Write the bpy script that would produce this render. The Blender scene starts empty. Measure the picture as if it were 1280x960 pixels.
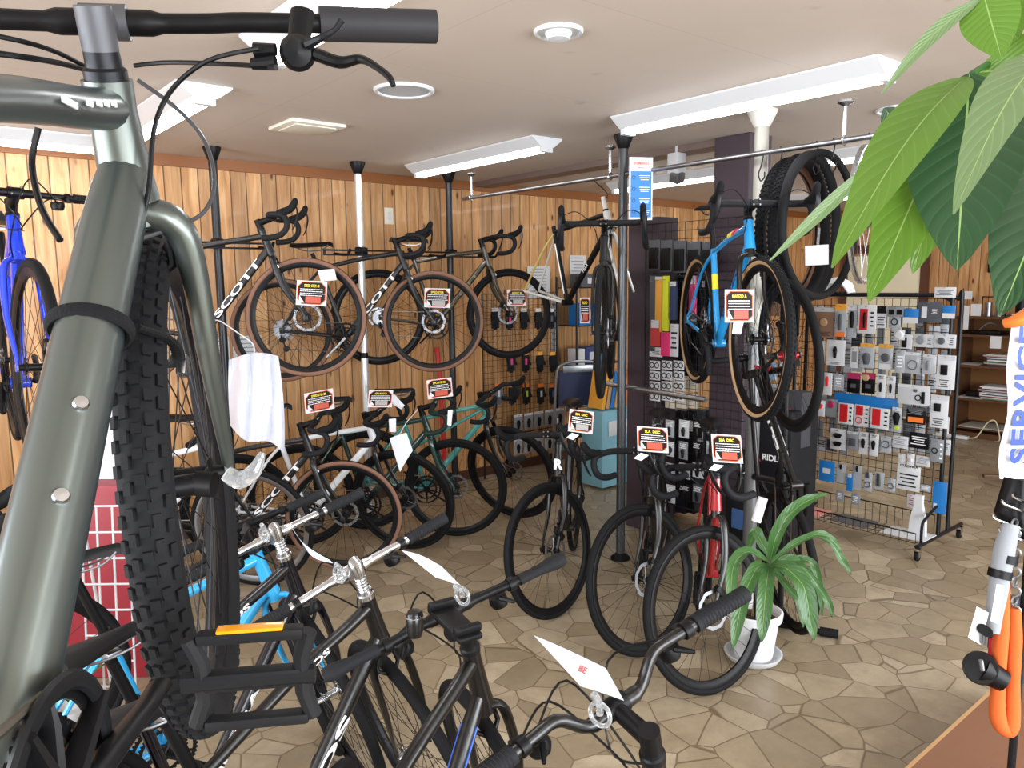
import bpy, bmesh, math, random
from mathutils import Vector as V, Matrix as M4
random.seed(11)
PI = math.pi; R_ = math.radians
sc = bpy.context.scene; COL = sc.collection

# ---------------------------------------------------------------- camera, world, light, exposure
CF = 957.0; CH = 1.68
_a, _p, _r = 0.8821, 0.1326, -0.01152
_F = V((math.cos(_a), math.sin(_a), 0)); _Rt = V((math.sin(_a), -math.cos(_a), 0)); _U = V((0, 0, 1))
_fw = _F*math.cos(_p) - _U*math.sin(_p); _up = _U*math.cos(_p) + _F*math.sin(_p)
_rt = _Rt*math.cos(_r) + _up*math.sin(_r); _up2 = _up*math.cos(_r) - _Rt*math.sin(_r)
CAM = V((0, 0, CH))
def ray(x, y): return _fw + _rt*((x-640)/CF) - _up2*((y-480)/CF)
def atz(x, y, z): d = ray(x, y); return CAM + d*((z-CH)/d.z)      # point of a sight line at a height
def atx(x, y, X): d = ray(x, y); return CAM + d*(X/d.x)           # ... on a plane x = X
def aty(x, y, Y): d = ray(x, y); return CAM + d*(Y/d.y)
def atd(x, y, D): return CAM + ray(x, y)*D
def proj(P): v = V(P)-CAM; z = v.dot(_fw); return (640+CF*v.dot(_rt)/z, 480-CF*v.dot(_up2)/z)
cd = bpy.data.cameras.new('camera'); cam = bpy.data.objects.new('camera', cd); COL.objects.link(cam)
mw = M4((_rt, _up2, -_fw)).transposed().to_4x4(); mw.translation = CAM; cam.matrix_world = mw
cd.sensor_width = 36; cd.lens = CF/1280*36; cd.clip_start = 0.05; cd.clip_end = 60
sc.camera = cam
sc.view_settings.view_transform = 'Standard'; sc.view_settings.look = 'None'
sc.view_settings.gamma = 1; sc.view_settings.use_curve_mapping = False
sc.view_settings.exposure = 0.98
w = bpy.data.worlds.new('world'); sc.world = w; w.use_nodes = True
w.node_tree.nodes['Background'].inputs[0].default_value = (.86, .92, 1, 1)
w.node_tree.nodes['Background'].inputs[1].default_value = 0.9
def area(name, loc, target, sx, sy, power, col=(1, 1, 1)):
    l = bpy.data.lights.new(name, 'AREA'); l.shape = 'RECTANGLE'; l.size = sx; l.size_y = sy; l.energy = power; l.color = col
    o = bpy.data.objects.new(name, l); COL.objects.link(o); o.location = loc
    o.rotation_euler = (V(target)-V(loc)).to_track_quat('-Z', 'Y').to_euler(); return o
DAY = 280
area('shopfront_daylight', (2.5, -2.75, 1.5), (2.5, 3, 0.9), 6.5, 2.2, DAY, (.93, .96, 1))
area('side_window_daylight', (-2.75, 1.6, 1.4), (2, 1.6, 0.9), 4.5, 2.0, DAY*.55, (.93, .96, 1))
LAMP = 9.0

# ---------------------------------------------------------------- materials
def lin(h):
    if isinstance(h, str):
        h = h.lstrip('#'); c = [int(h[i:i+2], 16)/255 for i in (0, 2, 4)]
        return tuple((x/12.92 if x <= .04045 else ((x+.055)/1.055)**2.4) for x in c)
    return h
_mats = {}
def mat(col, rough=.5, metal=0, coat=0, var=.06, bump=0, scale=40, trans=0, emit=None, sub=0, name=None, alpha=1):
    key = (col, rough, metal, coat, var, bump, scale, trans, emit, sub, alpha)
    if key in _mats: return _mats[key]
    m = bpy.data.materials.new(name or 'surface'); m.use_nodes = True; nt = m.node_tree; b = nt.nodes['Principled BSDF']
    c = lin(col); b.inputs['Base Color'].default_value = (*c, 1)
    b.inputs['Roughness'].default_value = rough; b.inputs['Metallic'].default_value = metal
    b.inputs['Coat Weight'].default_value = coat; b.inputs['Coat Roughness'].default_value = .08
    if max(c) < .03 and not metal and not coat: b.inputs['Specular IOR Level'].default_value = .22
    if trans: b.inputs['Transmission Weight'].default_value = trans
    if alpha < 1: b.inputs['Alpha'].default_value = alpha
    if emit: b.inputs['Emission Color'].default_value = (*c, 1); b.inputs['Emission Strength'].default_value = emit
    tc = nt.nodes.new('ShaderNodeTexCoord'); n = nt.nodes.new('ShaderNodeTexNoise'); n.inputs['Scale'].default_value = scale; n.inputs['Detail'].default_value = 3
    nt.links.new(tc.outputs['Object'], n.inputs['Vector'])
    if var and not emit:
        mr = nt.nodes.new('ShaderNodeMapRange'); mr.inputs[3].default_value = max(0, rough-var); mr.inputs[4].default_value = min(1, rough+var)
        nt.links.new(n.outputs[0], mr.inputs[0]); nt.links.new(mr.outputs[0], b.inputs['Roughness'])
    if bump:
        bp = nt.nodes.new('ShaderNodeBump'); bp.inputs['Strength'].default_value = bump; bp.inputs['Distance'].default_value = .002
        nt.links.new(n.outputs[0], bp.inputs['Height']); nt.links.new(bp.outputs[0], b.inputs['Normal'])
    _mats[key] = m; return m
class NT:
    def __init__(s, name, rough=.5):
        s.m = bpy.data.materials.new(name); s.m.use_nodes = True; s.t = s.m.node_tree; s.b = s.t.nodes['Principled BSDF']; s.b.inputs['Roughness'].default_value = rough
        s.co = s.t.nodes.new('ShaderNodeTexCoord').outputs['Object']
    def n(s, ty, ins={}, **kw):
        x = s.t.nodes.new('ShaderNode'+ty)
        for k, v in kw.items(): setattr(x, k, v)
        for k, v in ins.items():
            if hasattr(v, 'is_output') or isinstance(v, bpy.types.NodeSocket): s.t.links.new(v, x.inputs[k])
            else: x.inputs[k].default_value = v
        return x
    def math(s, op, a, b=0.0): return s.n('Math', {0: a, 1: b}, operation=op).outputs[0]
    def ramp(s, fac, stops):
        r = s.n('ValToRGB', {0: fac}); e = r.color_ramp.elements
        while len(e) < len(stops): e.new(.5)
        for i, (p, c) in enumerate(stops): e[i].position = p; e[i].color = (*lin(c), 1)
        return r.outputs[0]
    def mix(s, fac, a, b, bt='MIX'):
        x = s.n('Mix', data_type='RGBA', blend_type=bt)
        for i, v in ((0, fac), (6, a), (7, b)):
            if isinstance(v, bpy.types.NodeSocket): s.t.links.new(v, x.inputs[i])
            elif i == 0: x.inputs[0].default_value = v
            else: x.inputs[i].default_value = (*lin(v), 1)
        return x.outputs[2]
    def base(s, c): s.t.links.new(c, s.b.inputs['Base Color'])
    def rough(s, c): s.t.links.new(c, s.b.inputs['Roughness'])
    def bump(s, h, st=.3, d=.003):
        b = s.n('Bump', {'Strength': st, 'Distance': d, 'Height': h}); s.t.links.new(b.outputs[0], s.b.inputs['Normal'])

def pine(name='pine_planks', ax=0, pw=.105, dark=1.0):
    k = NT(name, .28); sep = k.n('SeparateXYZ', {0: k.co}); u = sep.outputs[ax]; z = sep.outputs[2]
    q = k.math('DIVIDE', u, pw); cell = k.math('FLOOR', q); fr = k.math('SUBTRACT', q, cell)
    wn = k.n('TexWhiteNoise', {1: cell}, noise_dimensions='1D').outputs[0]
    zo = k.math('ADD', z, k.math('MULTIPLY', wn, 7.0))
    v = k.n('CombineXYZ', {0: k.math('MULTIPLY', u, 9.0), 1: wn, 2: k.math('MULTIPLY', zo, .9)}).outputs[0]
    g = k.n('TexNoise', {'Vector': v, 'Scale': 3.0, 'Detail': 4.0, 'Distortion': .8}).outputs[0]
    col = k.ramp(g, [(.25, '#a5733f'), (.5, '#c59360'), (.75, '#dcb27e')])
    hs = k.n('HueSaturation', {'Color': col, 'Value': k.math('ADD', k.math('MULTIPLY', wn, .4), .76*dark), 'Saturation': 1.0}).outputs[0]
    kv = k.n('CombineXYZ', {0: k.math('MULTIPLY', u, 9.5), 1: wn, 2: k.math('MULTIPLY', zo, 4.2)}).outputs[0]
    kd = k.n('TexVoronoi', {'Vector': kv, 'Scale': 1.0, 'Randomness': 1.0}).outputs[0]
    kf = k.ramp(kd, [(.07, '#ffffff'), (.15, '#000000')])
    c2 = k.mix(kf, hs, '#5b2f12')
    gr = k.ramp(k.math('MINIMUM', fr, k.math('SUBTRACT', 1.0, fr)), [(.012, '#ffffff'), (.05, '#000000')])
    k.base(k.mix(gr, c2, '#4a2a12'))
    h = k.math('ADD', k.math('MULTIPLY', g, .12), k.math('SUBTRACT', 1.0, gr)); k.bump(h, .5, .004)
    wv = k.n('TexNoise', {'Vector': k.co, 'Scale': 2.5}).outputs[0]; k.rough(k.math('ADD', k.math('MULTIPLY', wv, .25), .30))
    k.b.inputs['Coat Weight'].default_value = .08
    return k.m
def flooring():
    k = NT('crazy_paving_vinyl', .35)
    wob = k.n('TexNoise', {'Vector': k.co, 'Scale': 2.2, 'Detail': 2.0}).outputs['Color']
    v = k.mix(.04, k.co, wob)
    va = k.n('TexVoronoi', {'Vector': v, 'Scale': 6.2, 'Randomness': 1.0}, feature='DISTANCE_TO_EDGE').outputs[0]
    vc = k.n('TexVoronoi', {'Vector': v, 'Scale': 6.2, 'Randomness': 1.0}).outputs['Color']
    r = k.n('SeparateColor', {0: vc}).outputs[0]
    col = k.ramp(r, [(0, '#93846c'), (.35, '#a39478'), (.65, '#b1a288'), (1, '#c6b79c')])
    n1 = k.n('TexNoise', {'Vector': k.co, 'Scale': 11.0, 'Detail': 9.0, 'Roughness': .72}).outputs[0]
    col = k.mix(k.ramp(n1, [(.35, '#000000'), (.7, '#ffffff')]), k.mix(.4, col, '#6b5d4a'), col)
    n2 = k.n('TexNoise', {'Vector': k.co, 'Scale': 1.3, 'Detail': 2.0}).outputs[0]
    col = k.mix(k.math('MULTIPLY', k.ramp(n2, [(.4, '#000000'), (.7, '#ffffff')]), .35), col, '#8d806c')
    e = k.ramp(va, [(.008, '#ffffff'), (.022, '#000000')])
    n3 = k.n('TexNoise', {'Vector': k.co, 'Scale': 3.2, 'Detail': 6.0, 'Roughness': .7}).outputs[0]
    col = k.mix(k.math('MULTIPLY', k.ramp(n3, [(.48, '#000000'), (.68, '#ffffff')]), .45), col, '#7a6a52')
    k.base(k.mix(k.math('MULTIPLY', e, .75), col, '#5d4c36'))
    k.rough(k.math('ADD', k.math('MULTIPLY', n1, .25), .22)); k.bump(k.math('ADD', k.math('MULTIPLY', n1, .4), k.math('SUBTRACT', 1.0, e)), .25, .002)
    return k.m
def ceil_mat():
    k = NT('painted_ceiling', .7)
    n = k.n('TexNoise', {'Vector': k.co, 'Scale': 1.1, 'Detail': 3.0}).outputs[0]
    s = k.n('TexNoise', {'Vector': k.co, 'Scale': 7.0, 'Detail': 2.0}).outputs[0]
    c = k.ramp(n, [(.3, '#bcb0a5'), (.7, '#c6baaf')]); c = k.mix(k.ramp(s, [(.70, '#000000'), (.78, '#ffffff')]), c, '#b3a79d')
    sep = k.n('SeparateXYZ', {0: k.co}); lines = None
    for i, (p, o) in enumerate(((1.82, .3), (.91, .12))):
        q = k.math('DIVIDE', k.math('ADD', sep.outputs[i], o), p); fr = k.math('FRACT', q)
        l = k.math('LESS_THAN', k.math('MINIMUM', fr, k.math('SUBTRACT', 1.0, fr)), .0016/p)
        lines = l if lines is None else k.math('MAXIMUM', lines, l)
    k.base(k.mix(k.math('MULTIPLY', lines, .35), c, '#8f8178')); k.bump(s, .15, .003)
    return k.m
def leafmat(name, c1, c2, trans=.35):
    k = NT(name, .32); sep = k.n('SeparateXYZ', {0: k.n('UVMap').outputs[0]})
    a = k.math('ABSOLUTE', k.math('SUBTRACT', sep.outputs[1], .5))
    vein = k.math('FRACT', k.math('ADD', k.math('MULTIPLY', sep.outputs[0], 13.0), k.math('MULTIPLY', a, -5.0)))
    f = k.ramp(vein, [(0, '#ffffff'), (.12, '#000000'), (.88, '#000000'), (1, '#ffffff')])
    c = k.mix(k.math('MULTIPLY', f, .5), c1, c2)
    mid = k.math('LESS_THAN', a, .012); c = k.mix(k.math('MULTIPLY', mid, .8), c, '#9dbb72'); k.base(c)
    tr = k.n('BsdfTranslucent'); k.t.links.new(c, tr.inputs[0])
    ms = k.n('MixShader', {0: trans}); k.t.links.new(k.b.outputs[0], ms.inputs[1]); k.t.links.new(tr.outputs[0], ms.inputs[2])
    k.t.links.new(ms.outputs[0], k.t.nodes['Material Output'].inputs[0])
    k.bump(k.math('SINE', k.math('MULTIPLY', vein, PI)), .3, .0015)
    return k.m
BLK = mat('#0b0b0d', .42, name='black_satin'); GLOSS = mat('#060607', .3, coat=.15, name='black_gloss_paint')
RUB = mat('#0e0f11', .75, bump=.3, scale=120, name='rubber'); RUBG = mat('#1c1d20', .75, bump=.4, scale=200, name='worn_rubber')
TAPE = mat('#18191c', .65, bump=.4, scale=90, name='bar_tape'); ALU = mat('#c9ccd0', .22, 1, name='polished_aluminium')
STEEL = mat('#9a9da2', .35, 1, name='steel'); DARKM = mat('#1b1c20', .4, .6, name='dark_anodised'); CHAINM = mat('#8b857a', .4, 1, name='chain_steel')
TAN = mat('#7d5846', .7, name='brown_sidewall'); TANL = mat('#b08f6a', .7, name='tan_sidewall'); WHITE = mat('#cfd1d4', .45, name='white_plastic')
WPAINT = mat('#e4e7ea', .2, coat=.6, name='white_paint'); PAPER = mat('#c3c8d0', .6, name='paper'); REDP = mat('#c51f24', .4, name='red_plastic')
WIRE = mat('#15151a', .4, name='black_wire'); PLUM = mat('#3b2f37', .55, name='plum_paint'); WOODD = mat('#5a3a22', .5, bump=.2, scale=25, name='brown_wood')
CLEAR = mat('#e8ecef', .12, trans=.85, name='clear_plastic'); ORANGE = mat('#ee7a2c', .55, name='orange'); BLUE = mat('#1c74bd', .4, name='blue_card')

# ---------------------------------------------------------------- mesh helpers
def ortho(t):
    t = V(t).normalized(); a = V((0, 0, 1)) if abs(t.z) < .9 else V((1, 0, 0)); n = t.cross(a).normalized(); return n, t.cross(n).normalized()
def spline(pts, k=6):
    P = [V(p) for p in pts]; out = []
    for i in range(len(P)-1):
        a = P[max(i-1, 0)]; b = P[i]; c = P[i+1]; d = P[min(i+2, len(P)-1)]
        for j in range(k):
            t = j/k; out.append(.5*((2*b)+(c-a)*t+(2*a-5*b+4*c-d)*t*t+(3*b-a-3*c+d)*t**3))
    out.append(P[-1]); return out
class MB:
    def __init__(s): s.v = []; s.f = []; s.mi = []; s.m = 0; s.uv = None
    def add(s, vs, fs):
        b = len(s.v); s.v += [tuple(x) for x in vs]
        for f in fs: s.f.append(tuple(b+i for i in f)); s.mi.append(s.m)
        return s
    def tube(s, pts, r, n=10, cap=True, flat=1.0, closed=False, up=None):
        P = [V(p) for p in pts]; N = len(P); rs = r if isinstance(r, (list, tuple)) else [r]*N
        if len(rs) != N: rs = [rs[min(int(i/(N-1)*(len(rs)-1)), len(rs)-2)]*(1-((i/(N-1)*(len(rs)-1)) - min(int(i/(N-1)*(len(rs)-1)), len(rs)-2))) + rs[min(int(i/(N-1)*(len(rs)-1)), len(rs)-2)+1]*((i/(N-1)*(len(rs)-1)) - min(int(i/(N-1)*(len(rs)-1)), len(rs)-2)) for i in range(N)]
        vs = []; fs = []; nn = None
        for i in range(N):
            if closed: t = (P[(i+1) % N]-P[i-1])
            else: t = P[min(i+1, N-1)]-P[max(i-1, 0)]
            t = t.normalized() if t.length > 1e-9 else V((0, 0, 1))
            if nn is None: nn = (V(up)-t*V(up).dot(t)).normalized() if up else ortho(t)[0]
            else:
                nn = nn-t*nn.dot(t); nn = nn.normalized() if nn.length > 1e-6 else ortho(t)[0]
            bb = t.cross(nn)
            for j in range(n):
                a = 2*PI*j/n; vs.append(P[i]+(nn*math.cos(a)+bb*math.sin(a)*flat)*rs[i])
        L = N if closed else N-1
        for i in range(L):
            for j in range(n): fs.append((i*n+j, i*n+(j+1) % n, ((i+1) % N)*n+(j+1) % n, ((i+1) % N)*n+j))
        if cap and not closed: fs.append(tuple(range(n-1, -1, -1))); fs.append(tuple((N-1)*n+j for j in range(n)))
        return s.add(vs, fs)
    def box(s, c, d, rot=None, bev=0):
        c = V(c); hx, hy, hz = d[0]/2, d[1]/2, d[2]/2
        if bev:
            b = min(bev, hx*.9, hy*.9, hz*.9); vs = []
            bm = bmesh.new(); bmesh.ops.create_cube(bm, size=1)
            for v in bm.verts: v.co = V((v.co.x*hx*2, v.co.y*hy*2, v.co.z*hz*2))
            bmesh.ops.bevel(bm, geom=bm.edges[:], offset=b, segments=2, affect='EDGES', profile=.6)
            bm.verts.index_update(); vs = [v.co.copy() for v in bm.verts]; fs = [tuple(v.index for v in f.verts) for f in bm.faces]; bm.free()
        else:
            vs = [V((x, y, z)) for x in (-hx, hx) for y in (-hy, hy) for z in (-hz, hz)]
            fs = [(0, 1, 3, 2), (4, 6, 7, 5), (0, 4, 5, 1), (2, 3, 7, 6), (0, 2, 6, 4), (1, 5, 7, 3)]
        if rot is not None: vs = [rot @ v for v in vs]
        return s.add([c+v for v in vs], fs)
    def lathe(s, prof, o=(0, 0, 0), ax=(0, 0, 1), n=24, closed=False):
        ax = V(ax).normalized(); a, b = ortho(ax); o = V(o); vs = []; m = len(prof)
        for i in range(n):
            t = 2*PI*i/n; d = a*math.cos(t)+b*math.sin(t)
            for r, h in prof: vs.append(o+d*r+ax*h)
        fs = []
        for i in range(n):
            k = (i+1) % n
            for j in range(m if closed else m-1): fs.append((i*m+j, i*m+(j+1) % m, k*m+(j+1) % m, k*m+j))
        if not closed:
            if prof[0][0] > 1e-5: fs.append(tuple(i*m for i in range(n)))
            if prof[-1][0] > 1e-5: fs.append(tuple(i*m+m-1 for i in range(n-1, -1, -1)))
        return s.add(vs, fs)
    def ring(s, R, r, o=(0, 0, 0), ax=(0, 1, 0), n=48, k=8, flat=1): # torus
        return s.lathe([(R+r*math.cos(2*PI*j/k), r*flat*math.sin(2*PI*j/k)) for j in range(k)], o, ax, n, True)
    def prism(s, pts, th, mtx=None): # 2D outline in xy extruded +z by th
        n = len(pts); vs = [V((x, y, 0)) for x, y in pts]+[V((x, y, th)) for x, y in pts]
        if mtx is not None: vs = [mtx @ v for v in vs]
        fs = [tuple(range(n-1, -1, -1)), tuple(range(n, 2*n))]+[(i, (i+1) % n, n+(i+1) % n, n+i) for i in range(n)]
        return s.add(vs, fs)
    def mesh(s, name, mats, smooth=35):
        me = bpy.data.meshes.new(name); me.from_pydata(s.v, [], s.f); mats = mats if isinstance(mats, (list, tuple)) else [mats]
        for m in mats: me.materials.append(m)
        if len(mats) > 1: me.polygons.foreach_set('material_index', s.mi)
        bm = bmesh.new(); bm.from_mesh(me); bmesh.ops.recalc_face_normals(bm, faces=bm.faces); bm.to_mesh(me); bm.free()
        if s.uv:
            ul = me.uv_layers.new(name='UVMap')
            for l in me.loops: ul.data[l.index].uv = s.uv[l.vertex_index]
        if smooth: me.polygons.foreach_set('use_smooth', [True]*len(me.polygons)); me.set_sharp_from_angle(angle=R_(smooth))
        me.update(); return me
    def build(s, name, mats, parent=None, mtx=None, smooth=35): return link(name, s.mesh(name, mats, smooth), parent, mtx)
def link(name, data, parent=None, mtx=None):
    o = bpy.data.objects.new(name, data); COL.objects.link(o)
    if parent is not None: o.parent = parent
    if mtx is not None: o.matrix_basis = mtx
    return o
def tag(o, label, cat, group=None, kind=None):
    o['label'] = label; o['category'] = cat
    if group: o['group'] = group
    if kind: o['kind'] = kind
    return o
def thing(name, label, cat, mtx=None, group=None):
    if isinstance(mtx, (V, tuple, list)): mtx = M4.Translation(V(mtx))
    return tag(link(name, None, None, mtx), label, cat, group)
def struct(name, mb, m, smooth=0):
    o = mb.build(name, m, None, None, smooth); o['kind'] = 'structure'; return o
def basis(o, x, z):
    """matrix with origin o, x axis along x, z axis as near z as it can be"""
    x = V(x).normalized(); z = V(z); y = z.cross(x).normalized(); z = x.cross(y)
    m = M4((x, y, z)).transposed().to_4x4(); m.translation = V(o); return m
def text(name, body, size, mtx, m, parent, wrap=None, bold=0, align='CENTER', width=None):
    cu = bpy.data.curves.new(name, 'FONT'); cu.body = body; cu.size = size; cu.align_x = align; cu.align_y = 'CENTER'; cu.offset = bold; cu.resolution_u = 3
    cu.extrude = 0.0 if wrap else .0004; ob = bpy.data.objects.new(name, cu); COL.objects.link(ob); bpy.context.view_layer.update()
    me = bpy.data.meshes.new_from_object(ob.evaluated_get(bpy.context.evaluated_depsgraph_get())); bpy.data.objects.remove(ob)
    if width:
        xs = [v.co.x for v in me.vertices]; k = width/max(1e-6, max(xs)-min(xs))
        for v in me.vertices: v.co.x *= k
    if wrap:
        bm = bmesh.new(); bm.from_mesh(me)
        for i in range(-3, 4): bmesh.ops.bisect_plane(bm, geom=bm.verts[:]+bm.edges[:]+bm.faces[:], plane_co=(0, i*size*.12, 0), plane_no=(0, 1, 0))
        for v in bm.verts: a = v.co.y/wrap; v.co.y = math.sin(a)*(wrap+.0006); v.co.z = math.cos(a)*(wrap+.0006)-wrap
        bm.to_mesh(me); bm.free()
    me.materials.clear(); me.materials.append(m)
    return link(name, me, parent, mtx)
def copy_tree(o, parent=None):
    c = o.copy(); COL.objects.link(c)
    if parent is not None: c.parent = parent
    for ch in KIDS.get(o.name, []): copy_tree(ch, c)
    return c
KIDS = {}
def index_kids(root):
    for ch in [x for x in bpy.data.objects if x.parent == root]: KIDS.setdefault(root.name, []).append(ch); index_kids(ch)

# ---------------------------------------------------------------- the room
XL, XR, YB, YF, ZC = -2.4, 9.3, 5.22, -2.4, 2.5
struct('floor', MB().box(((XL+XR)/2, (YB+YF)/2, -.05), (XR-XL+.4, YB-YF+.4, .1)), flooring())
struct('ceiling', MB().box(((XL+XR)/2, (YB+YF)/2, ZC+.05), (XR-XL+.4, YB-YF+.4, .1)), ceil_mat())
struct('wall_back', MB().box(((XL+XR)/2, YB+.05, ZC/2), (XR-XL+.2, .1, ZC)), pine())
struct('wall_right', MB().box((XR+.05, (YB+YF)/2, ZC/2), (.1, YB-YF, ZC)), pine('pine_planks_side', 1))
plaster = mat('#cfc8bd', .8, bump=.2, scale=60, name='plaster')
def wall_with_opening(name, ax, at, lo, hi, o0, o1, z0, z1, m):
    b = MB()
    def seg(a0, a1, zz0, zz1):
        if a1-a0 <= 0: return
        c, d = (a0+a1)/2, a1-a0
        if ax == 'x': b.box((c, at, (zz0+zz1)/2), (d, .1, zz1-zz0))
        else: b.box((at, c, (zz0+zz1)/2), (.1, d, zz1-zz0))
    seg(lo, o0, 0, ZC); seg(o1, hi, 0, ZC); seg(o0, o1, 0, z0); seg(o0, o1, z1, ZC); return struct(name, b, m)
wall_with_opening('wall_front', 'x', YF-.05, XL, XR, -.8, 5.8, .35, 2.35, plaster)
wall_with_opening('wall_left', 'y', XL-.05, YF, YB, -.7, 3.9, .5, 2.3, plaster)
for nm, ax, at, a, b_, z0, z1 in (('window_1', 'x', YF-.05, -.8, 5.8, .35, 2.35), ('window_2', 'y', XL-.05, -.7, 3.9, .5, 2.3)):
    b = MB(); n = 5
    for i in range(n):
        p = a+(b_-a)*i/(n-1)
        b.box((p, at, (z0+z1)/2) if ax == 'x' else (at, p, (z0+z1)/2), (.05, .05, z1-z0))
    for z in (z0, z1): b.box(((a+b_)/2, at, z) if ax == 'x' else (at, (a+b_)/2, z), (b_-a, .05, .05) if ax == 'x' else (.05, b_-a, .05))
    struct(nm, b, DARKM)
trimw = mat('#8a5428', .4, bump=.15, scale=30, name='stained_trim')
struct('trim_1', MB().box(((XL+XR)/2, YB-.015, ZC-.035), (XR-XL, .03, .07)), trimw)
struct('trim_2', MB().box((XR-.015, (YB+YF)/2, ZC-.035), (.03, YB-YF, .07)), trimw)
struct('baseboard_back', MB().box(((XL+XR)/2, YB-.01, .04), (XR-XL, .02, .08)), mat('#4a2c1a', .5, name='dark_baseboard'))
struct('baseboard_right', MB().box((XR-.01, (YB+YF)/2, .04), (.02, YB-YF, .08)), mat('#4a2c1a', .5, name='dark_baseboard'))
beamm = mat('#6d5c56', .5, bump=.15, scale=40, name='plum_beam')
struct('trim_3', MB().box((3.98, (YB+2.8)/2, ZC-.02), (.16, YB-2.8, .04)), beamm)     # ceiling beam above the partition
struct('trim_4', MB().box((3.98, 2.69, ZC/2), (.22, .24, ZC), bev=.006), PLUM)        # column standing under the beam
struct('trim_5', MB().box((3.96, 3.34, 1.04), (.2, .25, 2.08), bev=.006), PLUM)       # low column
# cream door leaf and brown frame in the right wall
dr = MB().box((XR-.03, 4.28, .98), (.04, .86, 1.92), bev=.004).build('door_1', mat('#e9e2c4', .6, name='cream_door')); dr['kind'] = 'structure'
fb = MB()
for y in (3.81, 4.75): fb.box((XR-.035, y, 1.0), (.06, .08, 2.0))
fb.box((XR-.035, 4.28, 2.02), (.06, 1.02, .1)); fb.build('door_frame', mat('#5a3423', .5, name='brown_frame'), dr)
MB().lathe([(0, 0), (.025, 0), (.03, .02), (.02, .04), (0, .045)], (XR-.05, 3.95, .95), (-1, 0, 0), 16).build('door_handle', ALU, dr)

# ---------------------------------------------------------------- ceiling fittings
LENS = mat('#ffffff', .5, emit=LAMP, name='lamp_tube'); ENAM = mat('#d5d9dd', .35, name='white_enamel')
def lamp(x, y0, y1, label, ax='y', z=ZC):
    L = abs(y1-y0); mid = (y0+y1)/2
    mt = M4.Translation((x, mid, z)) if ax == 'y' else M4.Translation((mid, x, z)) @ M4.Rotation(-PI/2, 4, 'Z')
    t = thing('ceiling_light', label, 'ceiling light', mt, 'fluorescent ceiling lights')
    def pr(out, y): return [V((a, y, b)) for a, b in out]
    o = [(-.115, 0), (-.115, -.008), (-.05, -.055), (.05, -.055), (.115, -.008), (.115, 0)]
    vs = pr(o, -L/2)+pr(o, L/2); n = 6
    MB().add(vs, [tuple(range(n)), tuple(range(2*n-1, n-1, -1))]+[(i, (i+1) % n, n+(i+1) % n, n+i) for i in range(n)]).build('housing', ENAM, t, smooth=0)
    k = [(-.034, -.0555), (-.036, -.066), (-.024, -.078), (0, -.083), (.024, -.078), (.036, -.066), (.034, -.0555)]
    vs = pr(k, -L/2+.03)+pr(k, L/2-.03); n = 7
    MB().add(vs, [tuple(range(n)), tuple(range(2*n-1, n-1, -1))]+[(i, (i+1) % n, n+(i+1) % n, n+i) for i in range(n)]).build('lamp_tube', LENS, t)
    [MB().box((0, q*(L/2-.014), -.068), (.08, .03, .03)).build('end_cap', ENAM, t) for q in (-1, 1)]
lamp(3.05, 3.36, 4.72, 'white strip ceiling light nearest the plank wall, left of the black pole tops')
lamp(3.05, 1.42, 2.76, 'long white strip ceiling light above the hanging blue bicycle')
lamp(1.12, 3.32, 4.72, 'white strip ceiling light seen through the cable loops at upper left')
lamp(1.12, 1.35, 2.62, 'white strip ceiling light behind the black brake lever at top left')
lamp(4.95, 3.2, 4.6, 'white strip ceiling light beyond the blue poster, behind the beam')
lamp(4.95, 1.3, 2.7, 'white strip ceiling light behind the hanging tyres')
lamp(7.2, 3.2, 4.6, 'white strip ceiling light farthest back, over the shelves')
lamp(7.2, 1.2, 2.6, 'white strip ceiling light behind the big leaves at the far right')
lamp(4.9, -.1, 1.05, 'white strip ceiling light close to the plank wall at the far left edge', 'x')
lamp(1.12, -1.0, .2, 'white strip ceiling light over the camera side of the shop')
lamp(3.05, -1.0, .2, 'white strip ceiling light over the lock display')
def round_fitting(px, py, r, name, label, cat, holes=True, m=ENAM):
    p = atz(px, py, ZC); t = thing(name, label, cat, p)
    MB().lathe([(r, 0), (r, -.006), (r*.95, -.012), (r*.86, -.011), (r*.84, -.004), (r*.84, 0)], (0, 0, 0), (0, 0, 1), 40, True).build('rim', m, t)
    MB().lathe([(0, -.005), (r*.84, -.005), (r*.84, -.001), (0, -.001)], (0, 0, 0), (0, 0, 1), 40).build('grille' if holes else 'cover', mat('#b4b8bb', .6, bump=.8, scale=400, name='speaker_mesh') if holes else m, t)
    return t
round_fitting(505, 112, .13, 'ceiling_speaker', 'round grey ceiling speaker with a thin white rim', 'speaker')
t = round_fitting(698, 38, .082, 'smoke_detector', 'small round white smoke detector on the ceiling', 'smoke detector', False)
MB().lathe([(0, -.03), (.035, -.028), (.045, -.012), (.045, -.006)], (0, 0, 0), (0, 0, 1), 24).build('sensor', ENAM, t)
round_fitting(1125, 136, .11, 'ceiling_speaker', 'round ceiling speaker half hidden above the big leaf', 'speaker')
p = atz(384, 157, ZC); t = thing('ceiling_vent', 'square cream ceiling vent plate left of the strip light', 'vent', p)
b = MB(); b.box((0, 0, -.009), (.30, .30, .018), bev=.007); b.build('plate', mat('#e2dccd', .5, name='cream_plastic'), t)
MB().box((0, 0, -.021), (.22, .22, .006), bev=.003).build('panel', mat('#d9d3c4', .5, name='cream_panel'), t)

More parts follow.
